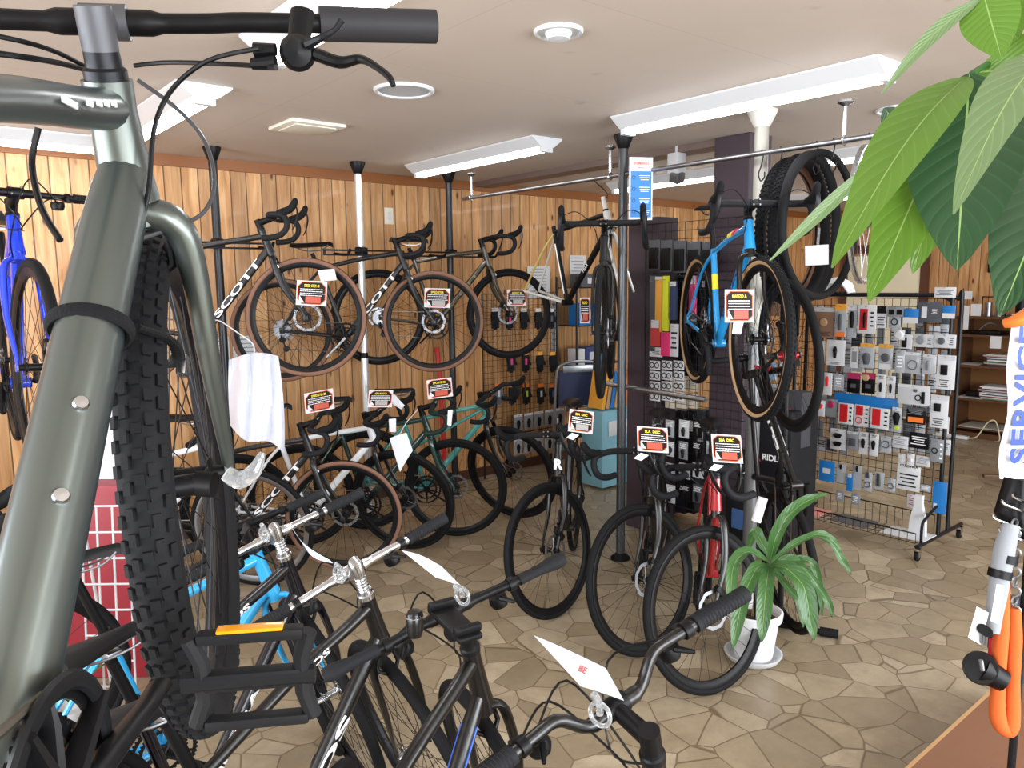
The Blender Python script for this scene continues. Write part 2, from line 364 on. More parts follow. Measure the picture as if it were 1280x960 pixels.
# ---------------------------------------------------------------- poles, rails
def pole(name, x, y, r, segs, label, cap=BLK, base=True):
    t = thing(name, label, 'pole', (x, y, 0), 'floor to ceiling display poles')
    MB().lathe([(r, 2.42), (r*1.25, 2.43), (r*2.1, 2.49), (r*2.1, ZC), (0, ZC)], n=24).build('ceiling_cap', cap, t)
    MB().lathe([(0, 0), (r*2.2, 0), (r*2.2, .012), (r*1.3, .03), (r, .04)], n=24).build('floor_foot', cap, t)
    for z0, z1, m in segs: MB().lathe([(r, z0), (r, z1)], n=20).build('pole_tube', m, t)
    return t
PB = mat('#24262a', .3, .3, name='black_tube'); PS = mat('#d9dcdd', .3, .5, name='silver_tube')
P1 = pole('display_pole', 1.63, 4.78, .025, [(.04, 2.42, PB)], 'black display pole at left holding the front most hung bicycle')
P2 = pole('display_pole', 2.61, 4.80, .025, [(.04, 1.16, PS), (1.16, 1.20, BLK), (1.2, 1.50, PS), (1.5, 1.54, BLK), (1.54, 2.42, PS)], 'silver display pole with black bands behind the hung brown tyred wheels')
P3 = pole('display_pole', 3.39, 4.84, .025, [(.04, 2.42, PB)], 'black display pole behind the third hung bicycle')
P4 = pole('display_pole', 3.35, 3.05, .027, [(.04, 2.42, mat('#4b4e50', .3, .6, name='grey_tube'))], 'dark grey display pole beside the blue and white poster')
P5 = pole('display_pole', 3.44, 2.22, .034, [(.04, 1.42, mat('#77797b', .4, .4, name='grey_lower_tube')), (1.42, 2.5, mat('#a3a198', .45, .2, name='ivory_tube'))], 'pale ivory pole carrying the hanging blue bicycle', mat('#c9c8c2', .4, name='ivory_cap'))
def cradle(P, z, dx, ln, hook=True):
    """slotted arm clamped to a pole"""
    c = MB(); c.lathe([(.034, -.03), (.04, -.02), (.04, .02), (.034, .03)], (0, 0, z), (0, 0, 1), 20).box((0, -.045, z), (.05, .03, .05), bev=.006); c.build('clamp', BLK, P)
    a = MB(); a.box((dx, -.065, z+.003), (ln, .012, .012), bev=.003).box((dx, -.065, z-.027), (ln, .012, .012), bev=.003)
    for s in (-1, 1): a.box((dx+s*(ln/2-.008), -.065, z-.012), (.014, .013, .04), bev=.003)
    a.build('support_arm', DARKM, P)
    for s in (-.75, .75):
        MB().tube(spline([(dx+s*ln/2, -.07, z-.02), (dx+s*ln/2, -.18, z-.03), (dx+s*ln/2, -.26, z-.03), (dx+s*ln/2, -.29, z+.0)]), .009, 8).build('cradle_hook', RUB, P)
cradle(P1, 1.93, 0, .62); cradle(P2, 1.90, 0, .62); cradle(P3, 1.90, 0, .62)
rail = thing('ceiling_rail', 'long thin steel hanging rail below the ceiling carrying frames and tyres', 'rail', (3.35, 0, 2.28))
MB().tube([(0, 4.6, 0), (0, -1.2, 0)], .0125, 12).build('rod', STEEL, rail)
for y in (4.5, 3.15, 1.75, .6):
    b = MB(); b.lathe([(0, .17), (.035, .17), (.035, .16), (.01, .145), (.01, .02)], (0, y, 0), n=16).ring(.017, .006, (0, y, 0), (0, 1, 0), 16, 6); b.build('bracket', ALU, rail)
def hook(y, mtx=None, lab='small steel hook hanging empty on the rail near the hanging tyres'):
    o = MB().tube(spline([(0, 0, .015), (.014, 0, .008), (.014, 0, -.02), (0, 0, -.06), (-.02, 0, -.1), (0, 0, -.13), (.03, 0, -.11), (.03, 0, -.085)]), .0035, 6).build('rail_hook', DARKM, None, M4.Translation((3.35, y, 2.28)))
    return tag(o, lab, 'hook', 'hooks on the rail')
for i, y in enumerate((2.16, 2.06, 1.88, 1.80, 1.64, 1.58)): hook(y)
# spot light on the beam
p = atd(846, 205, 4.75); t = thing('spotlight', 'small white square spotlight hanging beside the blue poster', 'spotlight', p)
MB().box((0, 0, 0), (.085, .085, .13), bev=.01).build('housing', WHITE, t)
MB().tube([(0, 0, .06), (0, 0, .125)], .012, 10).lathe([(.04, 0), (.03, -.02), (.012, -.03)], (0, 0, .15), n=16).build('mount', WHITE, t)
MB().box((-.02, -.02, -.085), (.07, .07, .06), M4.Rotation(.5, 3, V((1, -1, 0))), bev=.008).build('lens', mat('#6d7175', .3, .5, name='lens_grey'), t)
b = MB().tube([atx(748, 478, 3.42), atx(882, 500, 3.42)], .016, 12); o = b.build('support_bar', STEEL); tag(o, 'horizontal steel bar crossing in front of the grid panel beside the pole', 'bar')

# ---------------------------------------------------------------- bicycles
class G: pass
def geo(R=.34, tr=.014, wb=.99, bbx=.405, bbz=.27, ha=72.5, sa=73.5, rake=.045, crown=.385, htl=.13, seat=.5, sad=.2, fat=1.0, slope=.06):
    g = G(); g.R = R; g.tr = tr; g.wb = wb; h = R_(ha)
    g.u = V((-math.cos(h), 0, math.sin(h))); g.q = V((math.sin(h), 0, math.cos(h)))
    g.fh = V((wb, 0, R)); g.rh = V((0, 0, R)); g.BB = V((bbx, 0, bbz)); g.P0 = g.fh-g.q*rake
    g.cr = g.P0+g.u*crown; g.hb = g.P0+g.u*(crown+.02); g.ht = g.hb+g.u*htl
    s = R_(sa); g.su = V((-math.cos(s), 0, math.sin(s))); g.sc = g.BB+g.su*seat; g.sp = g.BB+g.su*(seat+sad); g.fat = fat; g.sl = slope
    g.key = (R, tr, wb, bbx, bbz, ha, sa, rake, crown, htl, seat, sad, fat, slope); return g
_mc = {}
def cached(key, fn):
    if key not in _mc: _mc[key] = fn()
    return _mc[key]
def tyre_mesh(R, tr, kind, m, side):
    def f():
        b = MB(); k = 14; c = R-tr
        n = 72
        for j in range(k): pass
        prof = [(c+tr*math.cos(2*PI*(j+.5)/k), tr*1.02*math.sin(2*PI*(j+.5)/k)) for j in range(k)]
        vs = []; fs = []; mi = []
        for i in range(n):
            t = 2*PI*i/n
            for r, h in prof: vs.append((math.cos(t)*r, h, math.sin(t)*r))
        for i in range(n):
            i2 = (i+1) % n
            for j in range(k):
                j2 = (j+1) % k; fs.append((i*k+j, i*k+j2, i2*k+j2, i2*k+j)); a = (j+1)/k*2*PI; a = min(a, 2*PI-a); mi.append(1 if (side is not None and (R_(48) if kind == 'slick' else R_(78)) < a < R_(155)) else 0)
        b.add(vs, fs); b.mi = mi
        if kind in ('knob', 'gravel'):
            N = 84 if kind == 'knob' else 96; cols = ((0, .24), (-.38, .2), (.38, .2), (-.78, .2), (.78, .2)) if kind == 'knob' else ((-.5, .2), (0, .2), (.5, .2))
            hh = .0032 if kind == 'knob' else .002
            for i in range(N):
                for ci, (a0, wd) in enumerate(cols):
                    t = 2*PI*(i+.5*(ci % 2)+.15*ci)/N; aa = a0*1.15
                    er = V((math.cos(t), 0, math.sin(t))); et = V((-math.sin(t), 0, math.cos(t))); nr = er*math.cos(aa)+V((0, 1, 0))*math.sin(aa); ny = nr.cross(et)
                    ce = er*c+nr*(tr+hh*.3); ln = 2*PI*R/N*(.5 if ci else .4)
                    b.m = 0; b.box(ce, (ln, tr*wd*1.5, hh*1.6), M4((et, ny, nr)).transposed())
        return b.mesh('tyre', [m, side] if side is not None else m, 40)
    return cached(('ty', R, tr, kind, m.name, side.name if side else 0), f)
def rim_mesh(ri, depth, wdt, m):
    def f():
        p = [(ri, wdt/2), (ri-.004, wdt/2+.0005), (ri-depth*.6, wdt/2-.001), (ri-depth, wdt*.2), (ri-depth, -wdt*.2), (ri-depth*.6, -wdt/2+.001), (ri-.004, -wdt/2-.0005), (ri, -wdt/2), (ri-.007, 0)]
        return MB().lathe(p, ax=(0, 1, 0), n=72, closed=True).mesh('rim', m, 50)
    return cached(('rim', ri, depth, wdt, m.name), f)
def spokes_mesh(ri, n, m, front):
    def f():
        b = MB(); hr = .019 if front else .022; hw = .028
        for i in range(n):
            side = 1 if i % 2 else -1; t = 2*PI*i/n; d = (.95 if (i//2) % 2 else -.95); th = t+d
            a = V((math.cos(th)*hr, side*hw, math.sin(th)*hr)); e = V((math.cos(t)*ri, side*.003, math.sin(t)*ri)); b.tube([a, e], .00105, 4, cap=False)
            b.tube([e, a+(e-a)*.965], .0019, 5)
        return b.mesh('spokes', m, 60)
    return cached(('sp', ri, n, m.name, front), f)
def hub_mesh(front, m, wd=.05):
    return cached(('hub', front, m.name, wd), lambda: MB().lathe([(0, -wd), (.009, -wd), (.011, -wd+.012), (.012, -.032), (.024, -.031), (.024, -.026), (.013, -.022), (.012, .022), (.024, .026), (.024, .031), (.012, .032), (.011, wd-.012), (.009, wd), (0, wd)], ax=(0, 1, 0), n=20).mesh('hub', m))
def rotor_mesh(r=.08):
    def f():
        b = MB(); N = 60; th = .0009
        vs = []; fs = []
        for i in range(N):
            t = 2*PI*i/N; wv = .0022*math.cos(t*10)
            for rr, h in ((r+wv, th), (r+wv, -th), (r-.015+wv*.5, -th), (r-.015+wv*.5, th)): vs.append((math.cos(t)*rr, h, math.sin(t)*rr))
        for i in range(N):
            for j in range(4): fs.append((i*4+j, i*4+(j+1) % 4, ((i+1) % N)*4+(j+1) % 4, ((i+1) % N)*4+j))
        b.add(vs, fs)
        for i in range(6):
            t = 2*PI*i/6; b.tube([(math.cos(t)*.02, 0, math.sin(t)*.02), (math.cos(t+.5)*(r-.012), 0, math.sin(t+.5)*(r-.012))], .003, 6, flat=.4)
        b.lathe([(.016, -.003), (.024, -.003), (.024, .003), (.016, .003)], ax=(0, 1, 0), n=24, closed=True)
        return b.mesh('disc_rotor', STEEL, 40)
    return cached(('rot', r), f)
def toothed(b, r, n, y, th=.0015, inner=.0, depth=.005):
    pts = []; N = n*4
    for i in range(N):
        rr = r+(depth*.5 if i % 4 in (0, 1) else -depth*.5); t = 2*PI*i/N; pts.append((math.cos(t)*rr, math.sin(t)*rr))
    vs = []; fs = []
    for (x, z) in pts:
        l = math.hypot(x, z); vs += [(x, y+th, z), (x, y-th, z), (x/l*inner, y-th, z/l*inner), (x/l*inner, y+th, z/l*inner)]
    for i in range(N):
        k = (i+1) % N
        for j in range(4): fs.append((i*4+j, i*4+(j+1) % 4, k*4+(j+1) % 4, k*4+j))
    b.add(vs, fs)
def cassette_mesh():
    def f():
        b = MB()
        for i in range(8): toothed(b, .052-.0042*i, 26-2*i, -.022-.0042*i, .0010, .016)
        return b.mesh('cassette', STEEL, 30)
    return cached('cas', f)
def crank_mesh(m, big=.1):
    def f():
        b = MB(); toothed(b, big, 50, -.046, .0015, big-.013); toothed(b, big*.72, 36, -.038, .0015, big*.72-.012)
        for i in range(5):
            t = 2*PI*i/5+.3; b.tube([(0, -.044, 0), (math.cos(t)*.06, -.046, math.sin(t)*.06), (math.cos(t)*(big-.006), -.046, math.sin(t)*(big-.006))], [.014, .010, .006], 8, flat=.5)
        b.lathe([(0, -.055), (.022, -.055), (.024, -.04), (.02, -.03), (.02, .04), (0, .04)], ax=(0, 1, 0), n=20)
        return b.mesh('crankset', m, 30)
    return cached(('crk', m.name, big), f)
def arm_mesh(m, s):
    return cached(('arm', m.name, s), lambda: MB().tube([(0, s*.056, 0), (.03, s*.062, 0), (.13, s*.07, 0), (.172, s*.07, 0), (.18, s*.07, 0)], [.017, .014, .011, .012, .008], 10, flat=.55).mesh('crank_arm', m, 40))
def pedal_mesh(m, s):
    def f():
        b = MB(); b.tube([(0, s*.075, 0), (0, s*.17, 0)], .007, 8)
        y = s*.125
        for dx in (-.04, .04): b.box((dx, y, 0), (.012, .09, .024), bev=.003)
        for dy in (-.045, -.015, .015, .045): b.box((0, y+dy, 0), (.08, .009, .018), bev=.002)
        return b.mesh('pedal', m, 40)
    return cached(('ped', m.name, s), f)
def saddle_mesh(m, wd=.072):
    def f():
        b = MB(); N = 14; K = 9; vs = []
        for i in range(N):
            t = i/(N-1); x = .14-t*.27; w = .014+(wd-.014)*max(0, (t-.25)/.75)**1.5*1.0; w = w if t < .93 else w*.9; w = max(w, .006 if i == 0 else .013)
            zt = .012*math.cos(t*PI)*.4+(.012*t*t)-(.012 if i == 0 else 0)
            for j in range(K):
                a = PI*j/(K-1); vs.append((x, -math.cos(a)*w, zt+math.sin(a)*.012-(.018*abs(math.cos(a))**2)))
            vs.append((x, 0, zt-.016))
        K1 = K+1; fs = []
        for i in range(N-1):
            for j in range(K1): fs.append((i*K1+j, i*K1+(j+1) % K1, (i+1)*K1+(j+1) % K1, (i+1)*K1+j))
        fs.append(tuple(range(K1))); fs.append(tuple((N-1)*K1+j for j in range(K1-1, -1, -1)))
        b.add(vs, fs); return b.mesh('saddle', m, 60)
    return cached(('sad', m.name, wd), f)
def wheel(parent, name, g, mtx, front, spec):
    ri = g.R-g.tr*2+.004
    w = link(name, rim_mesh(ri, spec.get('depth', .028), min(.026, g.tr*1.5), spec['rim']), parent, mtx)
    link('tyre', tyre_mesh(g.R, g.tr, spec['tread'], spec['tyre'], spec.get('side')), w)
    link('spokes', spokes_mesh(ri-spec.get('depth', .028)+.003, spec.get('nsp', 28), spec['spoke'], front), w)
    link('hub', hub_mesh(front, spec['hubm'], .05 if front else .064), w)
    if spec['disc']: link('disc_rotor', rotor_mesh(.08 if front else .07), w, M4.Translation((0, .034, 0)))
    if not front: link('cassette', cassette_mesh(), w)
    if spec.get('decal'):
        for k in (0, PI):
            rr = ri-spec.get('depth', .028)*.45; b = MB(); b.tube([(math.cos(k+i*.05)*rr, -.0135, math.sin(k+i*.05)*rr) for i in range(12)], .007, 6, flat=.15, up=(math.cos(k), 0, math.sin(k))); b.build('rim_decal', spec['decal'], w)
    return w
def bicycle(name, label, g, place, spec, group=None, cat='bicycle'):
    t = thing(name, label, cat, place, group); fr = spec['frame']; fk = spec.get('fork', fr); F = g.fat
    # frame
    def f():
        b = MB(); ht, hb = g.ht, g.hb; k = g.key
        b.tube([hb-g.u*.004, hb+g.u*.03, ht-g.u*.03, ht+g.u*.002], [.026*F**.5, .023*F**.5, .020*F**.5, .021*F**.5], 18)
        dt0 = hb+g.u*.028; tt0 = ht-g.u*.028; sc2 = g.sc-g.su*.02
        tt1 = sc2
        b.tube(spline([dt0, dt0.lerp(g.BB, .12), dt0.lerp(g.BB, .5), dt0.lerp(g.BB, .85), g.BB], 4), [.018*F, .0215*F, .022*F, .022*F, .020*F], 16, flat=spec.get('dtflat', .85), up=(0, 0, 1))
        b.tube(spline([tt0, tt0.lerp(tt1, .15), tt0.lerp(tt1, .5)+V((0, 0, g.sl*.12)), tt0.lerp(tt1, .88), tt1], 4), [.018*F**.6, .0165*F**.55, .015*F**.5, .014, .0135], 14, flat=.95, up=(0, 0, 1))
        b.tube([g.BB, g.BB+g.su*.1, g.sc+g.su*.015], [.018, .0155, .0155], 14)
        b.tube([g.BB-V((0, .036, 0)), g.BB+V((0, .036, 0))], .021, 18)
        for s in (-1, 1):
            b.tube(spline([g.sc-g.su*.03+V((0, s*.006, 0)), g.sc.lerp(g.rh, .3)+V((0, s*.022+s*g.tr*.5, 0)), g.sc.lerp(g.rh, .8)+V((0, s*.05, 0)), g.rh+V((.008, s*.06, .02))], 4), [.009, .008, .007, .0065], 8)
            b.tube(spline([g.BB+V((-.01, s*.022, 0)), g.BB.lerp(g.rh, .25)+V((0, s*(.026+g.tr*.4), 0)), g.BB.lerp(g.rh, .7)+V((0, s*.05, 0)), g.rh+V((.012, s*.061, -.003))], 4), [.012, .0105, .0095, .008], 8)
            b.box(g.rh+V((.004, s*.061, .002)), (.034, .006, .04), bev=.003)
        if spec.get('tt_extra'):
            b.tube([tt0-V((0, 0, .03)), g.BB+g.su*.3], .011, 10)
        return b.mesh('frame', fr, 45)
    frame = link('frame', cached(('fr', g.key, fr.name, spec.get('dtflat', .85)), f), t)
    # decals on both sides of the down tube
    if spec.get('logo'):
        a0 = g.hb+g.u*.028; L = (a0-g.BB); d = L.normalized(); tx, lo, hi, sz, lm = spec['logo']
        mid = g.BB+L*((lo+hi)/2); wdt = L.length*(hi-lo)
        for s in (-1, 1):
            mt = basis(mid+V((0, s*.0215*F, 0)), d*(-s), (0, s, 0)); rad = .0215*F
            text('frame_lettering', tx, sz, mt, lm, frame, wrap=rad, bold=sz*.03, width=wdt)
    if spec.get('toplogo'):
        a0 = g.ht-g.u*.028; tx, lo, hi, sz, lm = spec['toplogo']; b1 = g.sc; d = (a0-b1).normalized(); mid = b1.lerp(a0, (lo+hi)/2)
        for s in (-1, 1): text('frame_lettering', tx, sz, basis(mid+V((0, s*.0175*F**.8, 0)), d*(-s), (0, s, 0)), lm, frame, wrap=.0175*F**.8, bold=sz*.03, width=(a0-b1).length*(hi-lo))
    if spec.get('stripe'):
        a0 = g.hb+g.u*.028; d = (g.BB-a0)
        for s in (-1, 1): MB().tube([a0+d*.12+V((0, s*.0185*F, .006)), a0+d*.9+V((0, s*.0195*F, .006))], .003, 6, flat=.6).build('stripe', spec['stripe'], frame)
    # steering assembly
    st = spec.get('steer', 0); S = M4.Translation(g.P0) @ M4.Rotation(st, 4, g.u) @ M4.Translation(-g.P0)
    def f():
        b = MB(); c = g.cr; wl = .05; e = .03+g.tr*.7
        b.tube([c+g.u*.018, c-g.u*.012], [.021*F**.5, .022*F**.5], 16)
        for s in (-1, 1):
            if spec.get('sus'):
                b.tube([c+V((0, s*.055, 0))+g.u*.01, c+V((0, s*.055, 0))-g.u*.17], .0155, 12); b.tube([c+V((0, s*.055, 0))-g.u*.13, g.fh+V((-.012, s*.055, .0))], .0205, 12)
                b.tube([c, c+V((0, s*.058, 0))], .02, 10)
            elif spec.get('fatfork'):
                b.tube(spline([c+g.u*.0+V((0, s*.004, 0)), c-g.u*.012+V((0, s*.040, 0)), c-g.u*.06+V((0, s*.055, 0)), c.lerp(g.P0, .5)+V((0, s*.057, 0)), g.fh.lerp(c, .1)+V((0, s*.055, 0)), g.fh+V((0, s*.054, 0))], 5), [.023, .024, .021, .017, .012, .009], 14, up=(1, 0, 0), flat=.8)
            else:
                b.tube(spline([c+V((0, s*.008, 0)), c-g.u*.035+V((0, s*(e+.004), 0)), c.lerp(g.P0, .5)+V((0, s*(e+.013), 0)), g.fh.lerp(c, .12)+V((0, s*.049, 0)), g.fh+V((0, s*.05, 0))], 5), [.015*spec.get('fkf', 1), .0185*spec.get('fkf', 1), .0155*spec.get('fkf', 1), .0095, .008], 12, flat=.6, up=(1, 0, 0))
            b.box(g.fh+V((0, s*.052, 0)), (.026, .007, .026), bev=.003)
        return b.mesh('fork', fk, 45)
    fork = link('fork', cached(('fk', g.key, fk.name, spec.get('sus'), spec.get('fatfork'), spec.get('fkf', 1)), f), t, S)
    if spec.get('forklogo'):
        mid = g.cr.lerp(g.P0, .22); d = (g.cr-g.P0).normalized()
        for s in (-1, 1): text('fork_emblem', spec['forklogo'], .075, basis(mid+V((0, s*.0525, 0)), V((1, 0, 0)) * (-s), (0, s, 0)), WPAINT, fork, bold=.002)
    wheel(t, 'front_wheel', g, S @ M4.Translation(g.fh), True, spec)
    wheel(t, 'rear_wheel', g, M4.Translation(g.rh) @ M4.Rotation(.3, 4, 'Y'), False, spec)
    if spec['disc']:
        b = MB(); b.box(g.fh+V((-.045, .045, .065)), (.03, .026, .05), M4.Rotation(.5, 3, 'Y'), bev=.006); b.build('brake_caliper', BLK, t, S)
    else:
        b = MB(); c = g.cr-g.u*.02
        for s in (-1, 1): b.tube([c+V((.02, s*.004, .03)), c+V((.035, s*.03, .0)), c+V((.03, s*.03, -.045)), c+V((.02, s*.012, -.06))], .006, 8)
        b.build('brake_caliper', spec.get('brakem', BLK), t, S)
    # stem and bars
    sm = spec.get('stemm', BLK); top = g.ht+g.u*spec.get('spacer', .025); bar = spec['bar']; reach = spec.get('reach', .09); rise = spec.get('rise', 0)
    MB().lathe([(.0225, 0), (.0225, .012), (.019, .015), (.018, spec.get('spacer', .025))], g.ht, g.u, 18).build('headset', DARKM if sm is not ALU else ALU, t, S)
    clamp = top+g.q*reach+g.u*(.02+rise)
    b = MB()
    if spec.get('quill'):
        b.tube([g.ht+g.u*.01, g.ht+g.u*.09], .0125, 14)
        for i in range(6): b.lathe([(.0135, 0), (.0155, .003), (.0135, .006)], g.ht+g.u*(.012+i*.009), g.u, 16)
        b.tube(spline([g.ht+g.u*.075-g.q*.006, g.ht+g.u*.105, clamp-g.q*.03, clamp], 4), [.017, .019, .015, .018], 12)
    else:
        b.tube([top-g.u*.004, top+g.u*.04], .0185, 16); b.tube([top+g.u*.02, clamp-g.q*.015], [.017, .0155], 12, flat=1.1)
    b.tube([clamp-V((0, .024, 0)), clamp+V((0, .024, 0))], .0195, 18)
    stem = b.build('stem', sm, t, S)
    for dy in (-.014, .014):
        for dz in (-.012, .012): MB().lathe([(0, .004), (.0035, .003), (.0035, -.004)], clamp+g.q*.0195+g.u*dz+V((0, dy, 0)), g.q, 8).build('stem_bolt', STEEL, stem)
    def C(p): return clamp+V(p)
    if bar == 'drop':
        half = [(0, .0, 0), (0, .10, 0), (0, .165, 0), (.018, .196, 0), (.055, .206, -.002), (.085, .21, -.012), (.1, .212, -.038), (.096, .214, -.075), (.072, .217, -.105), (.035, .219, -.12), (-.0, .221, -.124), (-.035, .222, -.124)]
        def f():
            b = MB()
            full = spline([(x, -y, z) for x, y, z in half[::-1]], 4)+spline(half, 4)[1:]
            b.tube(full, .0158, 12)
            for s in (-1, 1): b.lathe([(0, -.002), (.014, 0), (.0155, .003)], (-.036, s*.222, -.124), (1, 0, 0), 10)
            return b.mesh('handlebar', spec.get('tape', TAPE), 50)
        hb_ = link('handlebar', cached(('drop', spec.get('tape', TAPE).name), f), t, S @ M4.Translation(clamp))
        for s in (-1, 1):
            h = MB().tube(spline([(.055, s*.206, .002), (.09, s*.208, .010), (.12, s*.206, .022), (.142, s*.205, .045), (.150, s*.204, .066), (.146, s*.204, .078)], 4), [.0165, .0185, .0175, .0165, .0155, .008], 12, up=(0, 1, 0), flat=1.15).build('brake_hood', RUB, hb_)
            MB().tube(spline([(.142, s*.205, .045), (.157, s*.207, .03), (.158, s*.212, -.01), (.143, s*.217, -.06), (.125, s*.221, -.09)], 4), [.006, .010, .0105, .009, .006], 8, up=(0, 1, 0), flat=.45).build('brake_lever', spec.get('leverm', DARKM), hb_)
        cb = [[C((.12, s*.2, .03)), C((.10, s*.13, .05)), C((.05, s*.05, -.02)), C((-.02, s*.03, -.1)), g.ht-g.u*.06+V((.02, s*.03, 0))] for s in (-1, 1)] if spec.get('cables') else []
    else:
        W_ = spec.get('width', .30); up_ = spec.get('barrise', 0)
        def hp(s): return [(0, 0, 0), (.0, s*.06, 0), (-.004, s*.11, up_*.9), (-.012, s*.17, up_), (-.03 if up_ else -.012, s*W_, up_)]
        b = MB(); full = spline(hp(-1)[::-1], 5)+spline(hp(1), 5)[1:]; nfull = len(full)
        b.tube(full, [(.0145 if abs(q.y) < .05 else .0112) for q in full], 12)
        hb_ = b.build('handlebar', spec.get('barm', BLK), t, S @ M4.Translation(clamp)); gl = spec.get('griplen', .125)
        for s in (-1, 1):
            e1 = V(hp(s)[-1]); e0 = V(hp(s)[-2]); dd = (e1-e0).normalized(); g0 = e1-dd*gl; 
            if spec.get('ergo'):
                b = MB(); pts = [g0+dd*gl*i/9 for i in range(10)]; b.tube(pts, [.0165, .016, .0155, .0155, .016, .0175, .02, .0225, .0225, .017], 14, up=(1, 0, 0), flat=.8)
            else:
                b = MB(); b.tube([g0+dd*gl*i/9 for i in range(10)], [.0165, .0155, .0155, .0155, .0155, .0155, .0155, .0155, .016, .0165], 14)
                for i in range(14): b.lathe([(.0158, -.0015), (.0168, 0), (.0158, .0015)], g0+dd*(.012+i*(gl-.02)/14), dd, 14)
            if spec.get('plain'): b = MB(); b.tube([g0+dd*gl*i/9 for i in range(10)], spec['gripr'], 20)
            b.build('grip', spec.get('gripm', RUBG), hb_)
            if spec.get('plain'): continue
            b = MB(); bc = g0-dd*.02
            b.tube([bc-dd*.008, bc+dd*.008], .0165, 14).box(bc+V((.02, 0, -.008)), (.035, .022, .02), bev=.005)
            b.tube(spline([bc+V((.032, 0, -.01)), bc+V((.046, s*.02, -.014)), bc+V((.046, s*.06, -.014)), bc+V((.052, s*.115, -.02))], 4), [.007, .006, .0055, .006], 8, flat=.7)
            b.build('brake_lever', spec.get('leverm', BLK), hb_)
            b = MB(); sc_ = bc-dd*.035; b.lathe([(0, -.02), (.018, -.018), (.023, -.006), (.021, .008), (0, .012)], sc_+V((.022, 0, -.028)), (0, 0, 1), 16).tube([sc_+V((-.0, 0, -.02)), sc_+V((-.03, s*.02, -.03))], [.007, .004], 8)
            b.build('shifter', BLK, hb_)
        cb = [[C((.035, s*(W_-.16), up_-.02)), C((.10, s*.07, -.03+up_)), C((.08, s*.0, -.12)), g.ht-g.u*.05+V((.03, s*.022, 0))] for s in (-1, 1)]
        cb += [[C((.03, (W_-.18), up_-.03)), C((.11, .02, .03)), C((.07, -.03, -.14)), g.cr+g.u*.0+V((.03, -.02, 0))]]
    if spec.get('plain'): cb = []
    for c in cb: MB().tube(spline(c, 6), .0024, 6).build('cable', BLK, t, S)
    # drivetrain, seat
    ck = link('crankset', crank_mesh(spec.get('crankm', BLK), spec.get('ring', .1)), t, M4.Translation(g.BB) @ M4.Rotation(spec.get('ca', .6), 4, 'Y'))
    link('crank_arm', arm_mesh(spec.get('armm', spec.get('crankm', BLK)), -1), ck); link('crank_arm', arm_mesh(spec.get('armm', spec.get('crankm', BLK)), 1), ck, M4.Rotation(PI, 4, 'Y'))
    if spec.get('pedals'):
        pa = spec.get('ca', .6)
        link('pedal', pedal_mesh(BLK, -1), ck, M4.Translation((.172, 0, 0)) @ M4.Rotation(-pa, 4, 'Y')); link('pedal', pedal_mesh(BLK, 1), ck, M4.Translation((-.172, 0, 0)) @ M4.Rotation(-pa, 4, 'Y'))
    b = MB(); rg = spec.get('ring', .1); up1 = g.BB+V((0, -.046, rg)); up2 = g.rh+V((0, -.04, .04)); b.tube([up1, up2], .0032, 6, flat=1.2); lo1 = g.BB+V((0, -.046, -rg)); lo2 = g.rh+V((.02, -.04, -.12)); b.tube([lo1, lo2], .0032, 6)
    b.build('chain', CHAINM, t)
    b = MB(); b.tube(spline([g.rh+V((-.005, -.065, -.03)), g.rh+V((.0, -.055, -.06)), g.rh+V((.02, -.045, -.12))], 3), .008, 8, flat=.6); b.lathe([(0, -.004), (.02, -.003), (.02, .003), (0, .004)], g.rh+V((0, -.045, -.06)), (0, 1, 0), 14); b.lathe([(0, -.004), (.02, -.003), (.02, .003), (0, .004)], g.rh+V((.018, -.042, -.12)), (0, 1, 0), 14)
    b.build('rear_derailleur', DARKM, t)
    MB().tube([g.sc-g.su*.02, g.sp-V((0, 0, .035))], .0135, 14).build('seat_post', spec.get('postm', BLK), t)
    MB().tube([g.sc-g.su*.006, g.sc+g.su*.016], .0185, 14).build('seat_clamp', DARKM, t)
    sd = link('saddle', saddle_mesh(spec.get('saddlem', BLK), spec.get('sadw', .072)), t, M4.Translation(g.sp+V((.0, 0, .02))))
    b = MB()
    for s in (-1, 1): b.tube(spline([(.11, s*.012, -.006), (.06, s*.02, -.035), (-.04, s*.022, -.036), (-.1, s*.03, -.01)], 4), .0035, 6)
    b.box((0, 0, -.037), (.035, .04, .014), bev=.003); b.build('saddle_rails', STEEL, sd)
    t['_g'] = 0; del t['_g']
    return t
def place(front, rear, R, left=None):
    """matrix that puts the rear hub at rear and points the bicycle at front"""
    f = V(front); r = V(rear); x = (f-r).normalized(); y = V(left) if left else V((0, 0, 1)).cross(x); y = (y-x*y.dot(x)).normalized(); z = x.cross(y)
    m = M4((x, y, z)).transposed().to_4x4(); m.translation = r-z*R; return m
def on_floor(fx, fy, hd, wb, lean=0):
    h = R_(hd); m = M4.Translation((fx-math.cos(h)*wb, fy-math.sin(h)*wb, 0)) @ M4.Rotation(h, 4, 'Z')
    return m @ M4.Rotation(lean, 4, 'X')

road = geo(tr=.0155); roadh = geo(tr=.0155, sad=.12); grav = geo(R=.355, tr=.019, wb=1.01, crown=.4, htl=.13)
base = dict(bar='drop', tread='slick', tyre=RUB, rim=BLK, spoke=DARKM, hubm=BLK, disc=True, frame=BLK, depth=.03)
def S(**k): d = dict(base); d.update(k); return d
MATTE = mat('#131417', .42, coat=.2, name='matte_black_paint'); BRONZE = mat('#3b372c', .3, .3, coat=.6, name='bronze_paint')
LGREY = mat('#cfd3d6', .4, name='silver_lettering')
WL = mat('#f1f2f4', .4, name='white_lettering')
sl = ('SCOTT', .22, .86, .052, WL)
